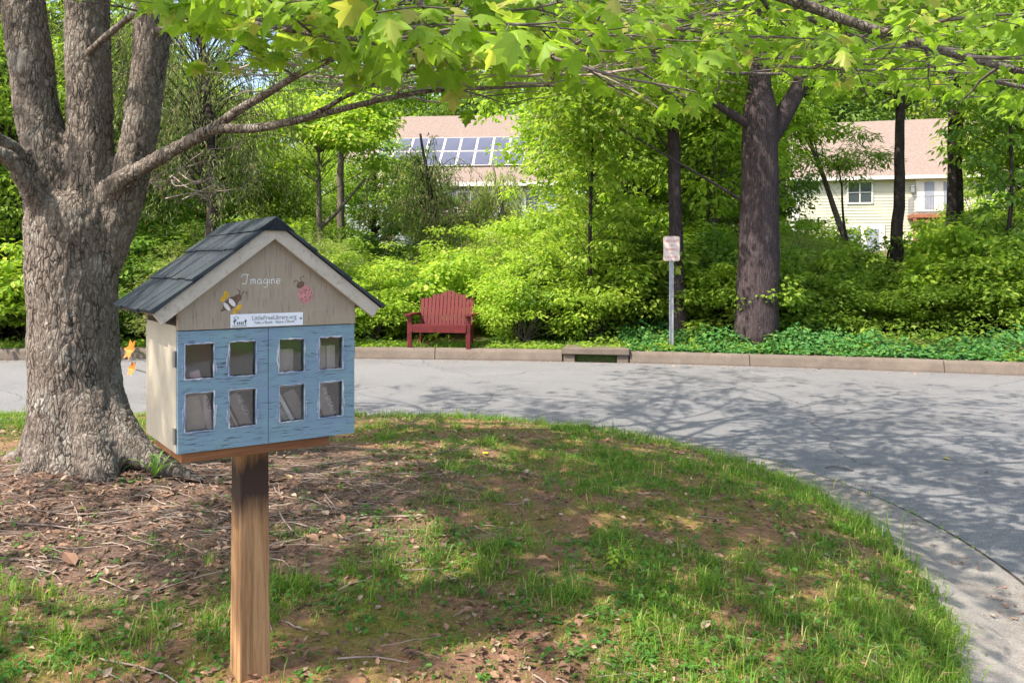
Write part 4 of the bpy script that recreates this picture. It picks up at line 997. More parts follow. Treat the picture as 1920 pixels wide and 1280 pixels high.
mb = MB(); grp = rg.integers(0, 4, len(lp))
for q, (a_, b_, c_, e_) in enumerate(((1.0, 1.0, .0, .0), (.88, 1.7, .22, .08), (1.08, .4, .35, -.10), (.95, -.5, .12, .05))):
    k = near & (grp == q); mb.scatter(*vary(MAPLE_HI, a_, b_, c_, e_), lp[k] - ML, ln[k], lt[k], ls[k])
    k = ~near & (grp == q); mb.scatter(*vary(MAPLE_LO, a_, b_, c_, e_), lp[k] - ML, ln[k], lt[k], ls[k] * 1.12)
mb.build('crown', M['maple_leaf'], maple)
print('maple leaves', len(lp), 'near', near.sum(), 'trunk verts', len(tm.vertices))

# ------------------------------------------------------------------ trees beyond the road
d0 = 15.4
cl = np.concatenate([ball(21, 60, 0, .5, 8.3, 5.6, 4.6, 3.4, .7, 1.25, 3, 4.6), ball(22, 26, -2.6, -.3, 4.5, 2.6, 1.6, .75, .45, .75), ball(24, 10, 2.2, .6, 5.9, 2.4, 1.8, .6, .5, .8)])
tree('oak_tree', 'thickest trunk beyond the road, purple grey bark, limb low on its left', 'tree', X(1417, d0), d0, 13, .40, M['bark_oak'], M['maple_leaf'], 31, cl, 330, .125, LEAF6, lean=(-.02, 0), sides=30, wob=.028, trunk_top=.85, flare=1.02, every=40, limb_r=.12, wander=.5, neck=.42,
     fork=[(.375, -.95, -.3, .45, .13), (.36, 1.5, .2, 2.6, .24)], curve=.02)
d1 = 16.2
cl = np.concatenate([ball(41, 36, -.3, .3, 8.6, 2.8, 2.6, 3.0, .6, 1.0, 2.5), ball(42, 16, -.6, -.2, 4.6, 2.0, 1.4, .6, .4, .65)])
tree('pine_trunk_tree', 'narrow brown trunk right behind the parking sign', 'tree', X(1274, d1), d1, 13, .14, M['bark_oak'], M['bright_leaf'], 43, cl, 260, .12, LEAF6, lean=(-.22, 0), sides=16, wob=.04, flare=1.7, curve=0, wander=.3, every=4, limb_r=.2)
# slim maple sapling in tiers
d2 = 16.3; cl = []
rg2 = random.Random(4)
for k in range(46):
    z = .9 + 3.9 * (k / 46) ** .9; a = k * 2.4; r = rg2.uniform(.25, 1.0) * (1.15 - .5 * k / 46); cl.append((r * math.cos(a), r * math.sin(a), z, rg2.uniform(.24, .42)))
tree('maple_sapling', 'slim maple sapling with tiers of bright leaves behind the storm drain', 'sapling', X(1106, d2), d2, 5.0, .055, M['bark_dark'], M['bright_leaf'], 51, cl, 90, .115, LEAF6, lean=(.06, 0), sides=8, flat=.35, flare=1.2, droop=.5)
# small forked tree above the book box
d3 = 22.0
cl = np.concatenate([ball(61, 22, -.4, 0, 5.0, 1.7, 1.4, 1.2, .4, .65), ball(62, 20, 1.1, 0, 4.9, 1.2, 1.2, 1.4, .35, .6)])
tree('forked_tree', 'small forked tree with bright crown above the book box roof', 'tree', X(601, d3), d3, 5.2, .11, M['bark_grey'], M['bright_leaf'], 63, cl, 170, .15, LEAF6, lean=(-.15, 0), fork=[(.55, 1.2, 0, 1.3, .065)], sides=10, flat=.5)
tree('straight_tree', 'straight grey trunk between the forked tree and the red bench', 'tree', X(643, 25), 25, 10, .14, M['bark_grey'], M['dark_leaf'], 64, ball(65, 30, .4, 0, 7, 2.2, 2, 2.4, .5, .9), 150, .16, sides=10)
d4 = 22.0
tree('leaning_tree', 'pale bare trunk leaning left in front of the cream house', 'tree', X(1640, d4), d4, 5.6, .105, M['bark_grey'], M['mid_leaf'], 71, ball(72, 16, -1.9, 0, 5.0, 1.3, 1.0, .7, .35, .55), 120, .15, LEAF6, lean=(-2.0, 0), sides=10, trunk_top=.98, curve=-.12, limb_from=.9, flat=.45)
tree('thin_tree', 'thin dark tree with long leaves just right of the leaning trunk', 'tree', X(1602, 21), 21, 4.4, .05, M['bark_dark'], M['mid_leaf'], 73, ball(74, 18, -.2, 0, 3.8, 1.1, .8, .8, .3, .5), 110, .16, LEAFN, lean=(-.4, 0), sides=7, flat=.5)
cl = np.concatenate([ball(76, 26, 0, 0, 6.8, 2.6, 2, 1.6, .5, .9), ball(77, 8, .2, -.1, 1.2, .4, .3, 1.0, .3, .45)])
tree('ivy_trunk_tree', 'dark crooked trunk with a leafy foot left of the balcony', 'tree', X(1672, 20), 20, 10, .155, M['bark_dark'], M['mid_leaf'], 75, cl, 95, .14, LEAF6, lean=(-.1, 0), sides=12, curve=.12)
tree('dark_tree', 'left one of two close dark trunks in front of the balcony', 'tree', X(1776, 22), 22, 10, .15, M['bark_dark'], M['mid_leaf'], 78, ball(79, 26, .2, 0, 7.2, 2.4, 2, 1.8, .5, .9), 90, .15, LEAF6, lean=(.1, 0), sides=12)
tree('dark_tree', 'right one of two close dark trunks in front of the balcony', 'tree', X(1794, 22.4), 22.4, 10, .125, M['bark_dark'], M['mid_leaf'], 80, ball(81, 22, .8, .3, 7.4, 2.4, 2, 1.8, .5, .9), 90, .15, LEAF6, lean=(.25, 0), sides=12)
cl = []
for k in range(30):
    z = 1.6 + 4.4 * k / 30; a = k * 2.4; r = rg2.uniform(.3, 1.3) * (1.1 - .4 * k / 30); cl.append((r * math.cos(a), r * math.sin(a), z, rg2.uniform(.25, .45)))
tree('dogwood_tree', 'slender dark tree with layered leaves at the right of the cream house', 'tree', X(1888, 18), 18, 6.2, .06, M['bark_dark'], M['dark_leaf'], 82, cl, 60, .15, LEAF6, sides=8, flat=.3, droop=.6)
# weeping tree, hanging sprays
def weeping(name, label, x, y, H, rx, leaf, bk, seed, n, size, cat='tree', tmpl=LEAFN, zlow=.25):
    z = gz(x, y); t = thing(name, label, cat, (x, y, z)); rg = np.random.default_rng(seed)
    tk = MB(); f = np.linspace(0, 1, 14); pts = np.stack([.25 * np.sin(f * 4), 0 * f, f * H * .95], -1); tk.tube(pts, .13 * (1 - .75 * f), 10, wob=.05)
    pos = []; out = []
    for k in range(n):
        a = rg.uniform(0, 6.283); r = rx * rg.uniform(.25, 1.0); zt = H * rg.uniform(.45, 1.0) * (1 - .25 * r / rx); L = rg.uniform(.25, .75) * zt * (1 - zlow)
        p0 = np.array([0, 0, zt * .85]); p1 = np.array([math.cos(a) * r * .6, math.sin(a) * r * .6, zt]); p2 = np.array([math.cos(a) * r, math.sin(a) * r, zt - L * .35]); p3 = p2 + [rg.normal(0, .08), rg.normal(0, .08), -L * .65]
        sp = np.array([tuple(q) for q in spline([p0, p1, p2, p3], 7)]); tk.tube(sp, np.linspace(.012, .003, len(sp)), 3, cap=False)
        m = 64; i = rg.integers(5, len(sp), m); pos.append(sp[i] + rg.normal(0, .07, (m, 3)) * [1, 1, 1.4]); out.append(np.tile([math.cos(a), math.sin(a), 0], (m, 1)))
    tk.build('trunk', bk, t, smooth=True)
    pos = np.concatenate(pos); out = np.concatenate(out); m = len(pos)
    c = MB(); c.scatter(*tmpl, pos, out * .8 + [0, 0, .4] + rg.normal(0, .4, (m, 3)), out * .25 + [0, 0, -1] + rg.normal(0, .35, (m, 3)), size * rg.uniform(.6, 1.3, m)); c.build('crown', leaf, t)
weeping('weeping_tree', 'grey green weeping tree in front of the solar panel house', X(935, 27), 27, 4.5, 1.6, M['pale_leaf'], M['bark_grey'], 91, 120, .17, zlow=.1)
weeping('weeping_tree', 'dark feathery weeping tree above the red bench', X(800, 25), 25, 5.2, 2.2, M['hemlock'], M['bark_dark'], 92, 90, .16)
weeping('hemlock_tree', 'brownish drooping hemlock behind the right stem of the maple', X(375, 17), 17, 8.5, 2.3, M['hemlock'], M['bark_dark'], 93, 170, .12, zlow=.45)
weeping('hemlock_tree', 'drooping hemlock between the stems of the maple', X(170, 20), 20, 9.5, 2.6, M['hemlock'], M['bark_dark'], 94, 160, .13, zlow=.4)

# larger trees standing further back: three kinds, copied
def kind_tree(name, leaf, bk, seed, H, rx, n, size, k):
    t = tree(name, 'x x x x', 'tree', 0, 0, H, H * .016, bk, leaf, seed, np.concatenate([ball(seed, k, 0, 0, H * .62, rx, rx, H * .38, rx * .16, rx * .34, 2.2, 1.2)]), n, size, LEAF4, sides=9, z=0, flat=.55)
    return t
protoT = [kind_tree('broadleaf_tree', M['bright_leaf'], M['bark_grey'], 101, 10, 3.4, 135, .21, 85), kind_tree('broadleaf_tree', M['mid_leaf'], M['bark_dark'], 102, 10, 3.2, 135, .21, 85),
          kind_tree('broadleaf_tree', M['dark_leaf'], M['bark_dark'], 103, 10, 3.0, 140, .20, 85), kind_tree('broadleaf_tree', M['pale_leaf'], M['bark_grey'], 104, 10, 3.2, 150, .20, 75)]
KT = ['bright leaved', 'mid green', 'dark leaved', 'pale leaved']
ZONE = [(-1e9, 60, 'left of the maple trunk'), (60, 330, 'behind the maple stems'), (330, 560, 'over the book box roof'), (560, 740, 'left of the red bench'), (740, 920, 'behind the red bench'), (920, 1060, 'right of the red bench'),
        (1060, 1200, 'behind the storm drain'), (1200, 1370, 'behind the parking sign'), (1370, 1480, 'behind the thickest trunk'), (1480, 1640, 'by the leaning trunk'), (1640, 1760, 'below the balcony'), (1760, 1e9, 'right of the balcony')]
def zone(px): return next(t for a, b, t in ZONE if a <= px < b)
used = set()
def place(protos, i, px, d, H, base, sw, rz, kinds, what, rows):
    o = protos[i]; o = o if i not in used_set(protos) else copy_tree(o); used_set(protos).add(i)
    x = X(px, d); s = H / base; o.location = (x, d, gz(x, d)); o.scale = (s * sw, s * sw, s); o.rotation_euler = (0, 0, rz)
    row = next(t for a, t in rows if d < a); o['label'] = f'{kinds[i]} {what} {zone(px)}, {row}'; o['group'] = f'{what}s {zone(px)}, {row}'; return o
_us = {}
def used_set(p): return _us.setdefault(id(p), set())
TROWS = [(32, 'this side of the houses'), (58, 'level with the houses'), (1e9, 'beyond the houses')]
rg3 = random.Random(9)
for (px, d, H, i) in [(-40, 19, 9, 2), (60, 24, 11, 1), (25, 17.5, 7, 1), (130, 27, 10, 0), (255, 23, 8, 1), (310, 30, 8.5, 0), (400, 27, 7.0, 0), (540, 36, 6, 0), (555, 26, 5.0, 1), (700, 30, 6.2, 1), (1125, 26, 10, 0), (1180, 21, 8.5, 1), (1230, 25, 11, 2), (1330, 21, 8, 0),
                      (1365, 29, 10, 0), (1425, 33, 9, 2), (1985, 21, 9, 1), (2030, 24, 10, 1), (1960, 33, 9, 0), (-150, 24, 11, 0), (-260, 20, 10, 1), (2200, 22, 10, 1), (790, 38, 6, 2)]:
    place(protoT, i, px, d, H, 10, rg3.uniform(.85, 1.2), rg3.uniform(0, 6.28), KT, 'tree', TROWS)
for k in range(30):
    px = -150 + 2250 * (k + .5) / 30 + rg3.uniform(-40, 40); d = rg3.choice((63, 70, 78, 88)); H = rg3.uniform(13, 21)
    if 462 < px < 548: continue
    if 430 < px < 580: H *= .7
    place(protoT, rg3.choice((0, 1, 1, 2, 2, 3)), px, d, H, 10, rg3.uniform(.9, 1.2), rg3.uniform(0, 6.28), KT, 'tree', TROWS)

# ------------------------------------------------------------------ shrubs on the slope
def bush(name, leaf, bk, seed, H, rx, k, n, size, tmpl, flat=.6, droop=.35, tall=1.0):
    t = thing(name, 'x x x x', 'shrub'); rg = np.random.default_rng(seed); rr_ = random.Random(seed)
    c = ball(seed, k, 0, 0, H * .52, rx, rx, H * .46, rx * .16, rx * .38, 2.6); c = c[c[:, 2] > .12]
    c = np.concatenate([c, np.array([[rg.normal(0, rx * .35), rg.normal(0, rx * .35), H * rg.uniform(.9, 1.12), rx * .16] for _ in range(7)])])
    st = MB()
    for q in c[::2]:
        b0 = np.array([rr_.uniform(-.12, .12), rr_.uniform(-.12, .12), -.05]); sp = spline([b0, b0 * .5 + q[:3] * [.35, .35, .55], q[:3]], 5); st.tube(sp, np.linspace(.016, .005, len(sp)) * (H / 2) ** .5, 4, cap=False)
    st.build('stem', bk, t, smooth=True)
    m_ = MB(); cluster_leaves(m_, rg, c[:, :3], c[:, 3], n, size, tmpl, flat, droop=droop); m_.build('foliage', leaf, t); return t
protoS = [bush('shrub', M['bright_leaf'], M['bark_grey'], 201, 2, 1.25, 46, 150, .085, LEAF4), bush('shrub', M['mid_leaf'], M['bark_dark'], 202, 2, 1.2, 46, 120, .10, LEAF6, .62, .45),
          bush('shrub', M['dark_leaf'], M['bark_dark'], 203, 2, 1.2, 46, 130, .095, LEAF6, .75), bush('shrub', M['pale_leaf'], M['bark_grey'], 204, 2, 1.25, 44, 190, .075, LEAFN, .7, .2),
          bush('shrub', M['bright_leaf'], M['bark_dark'], 205, 2, 1.1, 40, 95, .12, LEAF6, .58, .5)]
KS = ['fine leaved yellow green', 'broad leaved mid green', 'dark green', 'pale feathery', 'large leaved bright green']
SROWS = [(18.2, 'front row'), (22, 'second row'), (26, 'third row'), (1e9, 'back row')]
PX_ = [-200, 0, 60, 250, 400, 560, 700, 800, 900, 1000, 1080, 1200, 1300, 1400, 1480, 1560, 1620, 1690, 1760, 1850, 1920, 2100]
PY_ = [320, 330, 350, 390, 400, 420, 450, 480, 430, 400, 350, 370, 410, 420, 405, 425, 540, 510, 430, 385, 370, 360]
rg4 = random.Random(12)
for d, sp_, fr in ((16.6, 78, .58), (17.9, 90, .78), (20, 105, .94), (23, 120, 1.0), (27, 135, 1.0), (32, 150, 1.05)):
    px = -170 + rg4.uniform(0, 60)
    while px < 2080:
        top = np.interp(px, PX_, PY_); yt = 600 + (top - 600) * fr * rg4.uniform(.82, 1.12) + rg4.uniform(-12, 18)
        if 1500 < px < 1770: yt = max(yt, top)
        dd = d + rg4.uniform(-.5, .8); dd = max(dd, float(ycurb(X(px, dd))) + (1.0 if px > 1160 else .75) ); x = X(px, dd)
        H = max(.45, CAMZ - (yt - HZ) / F * dd - gz(x, dd))
        if 755 < px < 910 and dd < 17.2: px += sp_; continue
        wts = (1, 3, 3, 1, 2) if px < 330 else (5, 2, 1, 4, 3) if px < 1060 else (4, 3, 1, 2, 5) if px < 1380 else (3, 5, 1, 1, 4)
        i = rg4.choices(range(5), wts)[0]
        place(protoS, i, px, dd, H, 2, max(.55, min(1.5, 1.25 / max(H / 2, .3) ** .5)) , rg4.uniform(0, 6.28), KS, 'shrub', SROWS)
        px += sp_ * rg4.uniform(.75, 1.25)

# ------------------------------------------------------------------ what grows and lies on the island
rg = np.random.default_rng(5)
TX, TY = ML[0], ML[1]
def cover(x, y):
    s = island_s(x, y)
    rt = np.hypot((x - TX - .35) / 1.25, (y - TY + .55)); rp = np.hypot(x - LX - .05, y - LY + .05); rb = np.hypot((x + .42) / .55, (y - 2.62) / .4)
    g = .20 + .66 * fnoise(x, y, 1.5, 3) + .48 * fnoise(x, y, .45, 5) + .75 * np.exp(-s / .30) - 1.25 * np.exp(-(rt / 1.45) ** 4) - .7 * np.exp(-(rp / .28) ** 2) - .9 * np.exp(-rb ** 2) + .10 * np.clip(x, -1, 2) + .28 * np.exp(-((y - 2.9) / .8) ** 2) * (x < LX)
    return np.clip(g, 0, 1.2) * (s > -.02)
def mulch(x, y):
    rt = np.hypot((x - TX - .45) / 1.35, (y - TY + .55)); return np.exp(-(rt / 1.42) ** 4)
def seen(n, y0=2.15, y1=9.2, pw=1.0):
    """random spots on the part of the island the photograph shows, thinner with distance"""
    y = y0 + (y1 - y0) * rg.random(n) ** pw; x = rg.uniform(-1, 1, n) * (.66 * y + .2); k = island_s(x, y) > -.01; return x[k], y[k]
def sm(sz, az): return np.stack([np.cos(az), np.sin(az), 0 * az], -1)
def blades(mb, x, y, z, h, wd, lean=.5):
    n = len(x); az = rg.uniform(0, 6.283, n); d = sm(1, az); s = np.stack([-d[:, 1], d[:, 0], 0 * az], -1); ln_ = lean * rg.uniform(.1, 1.3, n)
    b = np.stack([x, y, z - .004], -1); up = np.array([0, 0, 1.0])
    m1 = b + up * (h * .55)[:, None] + d * (h * ln_ * .28)[:, None]; t = b + up * (h * np.clip(1 - .35 * ln_, .35, 1))[:, None] + d * (h * ln_)[:, None]
    w_ = s * wd[:, None]
    v = np.stack([b - w_, b + w_, m1 - w_ * .8, m1 + w_ * .8, t], 1).reshape(-1, 3); o = (np.arange(n) * 5)[:, None]
    mb.add(v, (o + [0, 1, 3, 2]).reshape(-1, 4), (o + [2, 3, 4]).reshape(-1, 3))
mb = MB()
tx, ty = seen(30000, pw=1.15); c = cover(tx, ty); k = rg.random(len(tx)) < c * .62 + .03; tx, ty, c = tx[k], ty[k], c[k]
nb = rg.integers(4, 13, len(tx)); tall = rg.gamma(4, .25, len(tx)) * (.05 + .045 * np.exp(-island_s(tx, ty) / .4)) * (.75 + .4 * c)
i = np.repeat(np.arange(len(tx)), nb); sp_ = rg.normal(0, .022, (len(i), 2)); x = tx[i] + sp_[:, 0]; y = ty[i] + sp_[:, 1]
h = tall[i] * rg.uniform(.3, 1.05, len(i)); blades(mb, x, y, island_z(x, y), h, rg.uniform(.0010, .0024, len(i)) * (.8 + .12 * y), 1.1)
# fine short turf and moss tips
x, y = seen(230000, pw=1.2); c = np.clip(cover(x, y) + .35 * fnoise(x, y, .35, 2) + .12, 0, 1) * (1 - .9 * mulch(x, y)); k = rg.random(len(x)) < c * .9; x, y = x[k], y[k]
blades(mb, x, y, island_z(x, y), rg.uniform(.006, .032, len(x)), rg.uniform(.0009, .002, len(x)) * (.8 + .14 * y), 1.3)
# big tufts
for _ in range(330):
    x0, y0 = seen(1); 
    if len(x0) == 0 or cover(x0, y0)[0] < .25: continue
    n = rr.randint(18, 55); x = x0 + rg.normal(0, .035, n); y = y0 + rg.normal(0, .035, n); blades(mb, x, y, island_z(x, y), rg.uniform(.04, .14, n), rg.uniform(.0014, .0028, n), 1.25)
# the grass lip along the gutter, and the crack between gutter and asphalt
u = rg.integers(0, len(_sx), 26000); rr_ = IR - np.abs(rg.normal(0, .10, len(u))) + .03; jit = rg.normal(0, .04, (len(u), 2))
x = _sx[u] + _nx[u] * rr_ + jit[:, 0]; y = IY + _ny[u] * rr_ / KY + jit[:, 1]; k = (y > 1.5) & (fnoise(x, y, .8, 4) > -.5); x, y = x[k], y[k]
blades(mb, x, y, np.maximum(island_z(x, y), .09), rg.uniform(.02, .10, len(x)), rg.uniform(.0014, .0030, len(x)), 1.3)
u = rg.integers(0, len(_sx), 3500); rr_ = IR + .57 + rg.normal(0, .012, len(u)); x = _sx[u] + _nx[u] * rr_; y = IY + _ny[u] * rr_ / KY; k = fnoise(x, y, .6, 6) > .25; x, y = x[k], y[k]
blades(mb, x, y, 0 * x + .01, rg.uniform(.012, .05, len(x)), rg.uniform(.0015, .003, len(x)), 1.0)
tag(mb.build('grass', M['grass']), 'thin tufted grass growing through the bare soil of the island', 'grass', kind='stuff')
# low broad leaved weeds
mb = MB(); tx, ty = seen(11000, pw=1.2); c = cover(tx, ty); k = rg.random(len(tx)) < np.clip(c * .55 + .10 + .3 * (fnoise(tx, ty, .9, 2) > .35), 0, 1) * (1 - .75 * mulch(tx, ty)); tx, ty = tx[k], ty[k]
i = np.repeat(np.arange(len(tx)), 6); n = len(i); x = tx[i] + rg.normal(0, .018, n); y = ty[i] + rg.normal(0, .018, n); az = rg.uniform(0, 6.283, n)
mb.scatter(*LEAF6, np.stack([x, y, island_z(x, y) + rg.uniform(.004, .035, n)], -1), np.stack([rg.normal(0, .35, n), rg.normal(0, .35, n), 1 + 0 * x], -1), sm(1, az) + [0, 0, .15], rg.uniform(.014, .036, n))
tag(mb.build('weeds', M['weed']), 'low clover and broad leaved weeds scattered among the grass', 'weeds', kind='stuff')
# dead leaves and bark chips
mb = MB(); tx, ty = seen(60000, pw=1.25); c = cover(tx, ty); k = rg.random(len(tx)) < np.clip(.24 + .55 * mulch(tx, ty) + .35 * (fnoise(tx, ty, 1.1, 6) > .2) - .15 * c, .03, 1); tx, ty = tx[k], ty[k]; n = len(tx); az = rg.uniform(0, 6.283, n)
mb.scatter(*LEAF6, np.stack([tx, ty, island_z(tx, ty) + rg.uniform(.002, .014, n)], -1), np.stack([rg.normal(0, .4, n), rg.normal(0, .4, n), 1 + 0 * tx], -1), sm(1, az), rg.gamma(3, .0065, n) + .008)
tag(mb.build('leaf_litter', M['litter']), 'brown dead leaves and bark chips on the island soil', 'leaf litter', kind='stuff')
# twigs and straw, thickest round the maple
mb = MB(); tx, ty = seen(9000, y0=2.3, y1=8.6); m_ = mulch(tx, ty); k = rg.random(len(tx)) < .03 + .75 * m_; tx, ty = tx[k], ty[k]
for x0, y0 in zip(tx, ty):
    L = min(.75, rr.gammavariate(2.0, .075) + .04); a = rr.gauss(0, .75) if rr.random() < .6 else rr.uniform(0, 6.28); bnd = rr.gauss(0, .35); n = 5; p = []
    for q in range(n):
        t_ = (q / (n - 1) - .5) * L; aa = a + bnd * (q / (n - 1) - .5); xx, yy = x0 + t_ * math.cos(aa), y0 + t_ * math.sin(aa); p.append((xx, yy, iz(xx, yy) + .006 + rr.uniform(0, .012)))
    r_ = rr.choice((.0012, .0016, .002, .0028, .004)) * (1.5 if L > .4 else 1); mb.tube(p, np.linspace(r_, r_ * .5, n), 4, cap=False)
tag(mb.build('twig_litter', M['stick']), 'dry twigs and straw strewn round the foot of the maple', 'twigs', kind='stuff')

def hit(px, py):
    y = 5.0
    for _ in range(40): y = .5 * y + .5 * (CAMZ - iz(X(px, y), y)) * F / (py - HZ)
    return X(px, y), y, iz(X(px, y), y)
# a few plants one can pick out
M['yellow'] = simple('yellow petal', (.75, .58, .03), .6, .2, .1); M['orange'] = simple('orange petal', (.72, .20, .03), .55, .2, .2, 30); M['lily_leaf'] = leaf_mat('lily leaf', (.10, .24, .03), (.20, .36, .06), trans=.35)
x, y, z = hit(910, 874); t = thing('dandelion', 'single yellow dandelion in the grass right of the book box', 'flower', (x, y, z))
b = MB(); b.tube([(0, 0, 0), (.004, 0, .05), (.002, 0, .085)], .0018, 5); b.build('stem', M['weed'], t)
b = MB()
for k in range(34): a = k * 2.4; r = .019 * (k / 27) ** .5; b.tube([(0, 0, .082), (r * .7 * math.cos(a), r * .7 * math.sin(a), .094), (r * math.cos(a), r * math.sin(a), .098 - r * .3)], [.0012, .0028, .0022], 4)
b.build('flower_head', M['yellow'], t)
x, y, z = hit(1150, 1066); t = thing('seedling', 'bright yellow green seedling standing alone in the middle of the grass', 'seedling', (x, y, z))
b = MB(); b.tube([(0, 0, 0), (.004, 0, .05), (-.003, 0, .10)], .0018, 5); b.build('stem', M['weed'], t)
b = MB(); n = 26; a = np.arange(n) * 2.4; zz = .02 + .085 * np.arange(n) / n; b.scatter(*LEAF6, np.stack([.004 * np.cos(a), .004 * np.sin(a), zz], -1), np.stack([.2 * np.cos(a), .2 * np.sin(a), 1 + 0 * a], -1), np.stack([np.cos(a), np.sin(a), .35 + 0 * a], -1), .042 - .018 * np.arange(n) / n); b.build('foliage', M['bright_leaf'], t)
def strap(mb, az, L, rise, wd, n=9):
    v = []; 
    for q in range(n):
        f = q / (n - 1); r = L * (f ** 1.15); z_ = rise * math.sin(min(1, f * 1.02) * 2.35) ; ww = wd * (1 - f ** 3) * (.6 + .4 * math.sin(f * 3.1)); c_, s_ = math.cos(az), math.sin(az)
        v += [(r * c_ - ww * s_, r * s_ + ww * c_, z_ + .1 * wd), (r * c_, r * s_, z_), (r * c_ + ww * s_, r * s_ - ww * c_, z_ + .1 * wd)]
    mb.add(v, [[q * 3 + j, q * 3 + j + 1, q * 3 + 4 + j, q * 3 + 3 + j] for q in range(n - 1) for j in (0, 1)])
x, y, z = hit(290, 893); t = thing('lily_plant', 'strap leaved green lily plant at the foot of the maple', 'plant', (x, y, z))
b = MB()
for k, (az, L, ri) in enumerate(((.0, .22, .10), (.35, .24, .09), (2.9, .26, .10), (2.3, .15, .13), (1.2, .13, .15), (-.5, .18, .09), (3.6, .18, .09), (1.8, .10, .13), (-1.5, .12, .10), (.8, .2, .12))): strap(b, az, L, ri, .0085)
b.build('foliage', M['lily_leaf'], t)
# orange daylily behind the box
dl = 6.1; x, y = X(352, dl), dl; z = iz(x, y); t = thing('daylily', 'orange daylily leaning out between the maple and the book box', 'flower', (x, y, z))
b = MB()
for az, L, ri in ((.3, .25, .3), (1.1, .2, .35), (2.4, .22, .33), (3.6, .2, .3), (5.0, .2, .32), (2.9, .16, .4)): strap(b, az, L, ri, .009)
b.build('foliage', M['lily_leaf'], t)
for k, (fx, fy, s_) in enumerate(((250, 657, .68), (252, 692, .52))):
    e_ = P(fx, fy, dl) - Vector((x, y, z)); b = MB(); sp = spline([(0, 0, 0), (e_.x * .2, 0, e_.z * .55), (e_.x * .7, 0, e_.z * .92), tuple(e_)], 6); b.tube(sp, .003, 5); st = b.build('stem', M['weed'], t)
    b = MB(); n = 6; a = np.arange(n) / n * 6.283; ax = norm(np.array([[-.6, -.7, .35]]))[0]; u_ = norm(np.cross(ax, [0, 0, 1.0])[None])[0]; w__ = np.cross(ax, u_)
    rad_ = np.cos(a)[:, None] * u_ + np.sin(a)[:, None] * w__; b.scatter(*LEAF6, np.repeat(np.array(tuple(e_))[None], n, 0), ax + rad_ * -.5 + 0 * rad_, rad_ + ax * .35, .13 * s_); b.build('flower_head', M['orange'], t)
# yellow leaf and a dead twig on the asphalt
x, y = X(1771, 7.45), 7.45; b = MB(); b.scatter(*MAPLE_LO, np.array([[0, 0, .014]]), np.array([[.1, .1, 1.0]]), np.array([[1, .3, 0.0]]), .075); o = b.build('fallen_leaf', M['yellow']); o.location = (x, y, 0); tag(o, 'single yellow leaf lying on the asphalt at the right', 'leaf')
x, y = X(1578, 7.05), 7.05; b = MB(); b.tube([tuple(v) for v in spline([(-.12, .05, .01), (-.03, .06, .02), (.05, .0, .012), (.08, -.05, .012)], 4)], .006, 5); b.tube([(-.03, .06, .02), (.02, .10, .03)], .004, 4); o = b.build('fallen_twig', M['twig']); o.location = (x, y, 0); tag(o, 'dark bent twig lying on the asphalt near the gutter', 'twig')

# ------------------------------------------------------------------ ground cover beyond the kerb and on the slope
mb = MB(); n = 12500; x = rg.uniform(X(1175, 15), 13.5, n); s = .16 + 1.5 * rg.random(n) ** 1.15 * (.8 + .35 * fnoise(x, x * 0, 1.7, 2)); y = ycurb(x) + s; 
hgt = (.07 + .30 * np.clip(s - .15, 0, .8)) * (1 + .5 * fnoise(x, y, .6, 3)) * rg.random(n) ** .5
k = np.hypot(x - sgx, y - sgy) > .06; x, y, hgt, s = x[k], y[k], hgt[k], s[k]; n = len(x)
mb.scatter(*LEAF6, np.stack([x, y, np.maximum(ground_z(x, y), .19) + hgt], -1), np.stack([rg.normal(0, .4, n), rg.normal(-.25, .4, n), 1 + 0 * x], -1), np.stack([rg.normal(0, .6, n), rg.normal(-.6, .5, n), 0 * x - .1], -1), rg.uniform(.05, .115, n))
tag(mb.build('ground_cover', M['ivy']), 'bluish green ivy spilling along the top of the far kerb', 'ground cover', kind='stuff')
mb = MB(); n = 90000; x = rg.uniform(-16, 19, n); s = .22 + 26 * rg.random(n) ** 1.7; y = ycurb(x) + s; k = (fnoise(x, y, 2.2, 1) + .35 * fnoise(x, y, .6, 4) > -.25); x, y, s = x[k], y[k], s[k]
nr = (np.abs(x - bx_) < .85) & (np.abs(y - by_) < .6); x, y, s = x[~nr], y[~nr], s[~nr]; n = len(x)
hg = np.clip(s * .25, .05, .55) * rg.random(n) ** 1.3 * (1 + .5 * fnoise(x, y, 1.3, 5)) + .01
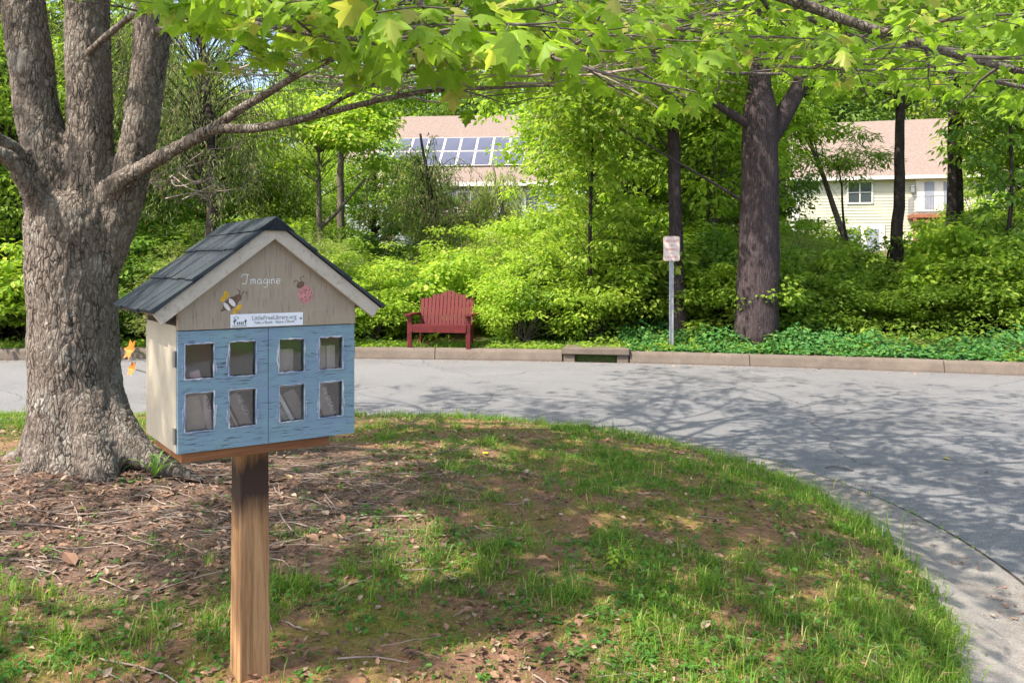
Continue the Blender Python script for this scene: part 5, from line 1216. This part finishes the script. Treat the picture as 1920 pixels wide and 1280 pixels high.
mb.scatter(*LEAF4, np.stack([x, y, ground_z(x, y) + hg], -1), np.stack([rg.normal(0, .45, n), rg.normal(-.2, .45, n), 1 + 0 * x], -1), np.stack([rg.normal(0, .7, n), rg.normal(-.4, .6, n), 0 * x - .15], -1), rg.uniform(.05, .13, n))
tag(mb.build('undergrowth', M['mid_leaf']), 'low leafy undergrowth covering the slope beyond the kerb', 'undergrowth', kind='stuff')
mb = MB(); n = 26000; x = rg.uniform(-14, 2.6, n); s = .17 + .75 * rg.random(n); y = ycurb(x) + s; k = (x < -5.2) | (fnoise(x, y, .8, 2) > .0); x, y = x[k], y[k]
blades(mb, x, y, ground_z(x, y), rg.uniform(.04, .15, len(x)), rg.uniform(.003, .006, len(x)), .8)
tag(mb.build('verge_grass', M['grass']), 'bright strip of grass along the top of the far kerb', 'grass', kind='stuff')

# bits of leaf and grit gathered along the kerb and in the gutter
mb = MB(); u = rg.integers(0, len(_sx), 2600); r_ = IR + .42 + rg.normal(0, .16, len(u)); x1 = _sx[u] + _nx[u] * r_; y1 = IY + _ny[u] * r_ / KY
x2 = rg.uniform(-12, 13, 1500); y2 = ycurb(x2) - np.abs(rg.normal(0, .22, 1500)) - .02; x3 = rg.uniform(-9, 9, 500); y3 = rg.uniform(3, 15, 500)
ok3 = island_s(x3, y3) < -.75; ok3 &= y3 < ycurb(x3) - .1; x = np.concatenate([x1, x2, x3[ok3]]); y = np.concatenate([y1, y2, y3[ok3]])
si = island_s(x, y); z = np.where(si > -.62, np.interp(-si, [0, .04, .10, .20, .26, .33, .565], [.104, .10, .086, .05, .028, .018, .018]), .004) + .003; k = (si < -.03) & (y > 1.0); x, y, z = x[k], y[k], z[k]; n = len(x); az = rg.uniform(0, 6.283, n)
mb.scatter(*LEAF6, np.stack([x, y, z], -1), np.stack([rg.normal(0, .2, n), rg.normal(0, .2, n), 1 + 0 * x], -1), sm(1, az), rg.gamma(2.5, .007, n) + .006)
tag(mb.build('road_litter', M['litter']), 'leaf bits and grit gathered in the gutter and along the kerb', 'leaf litter', kind='stuff')
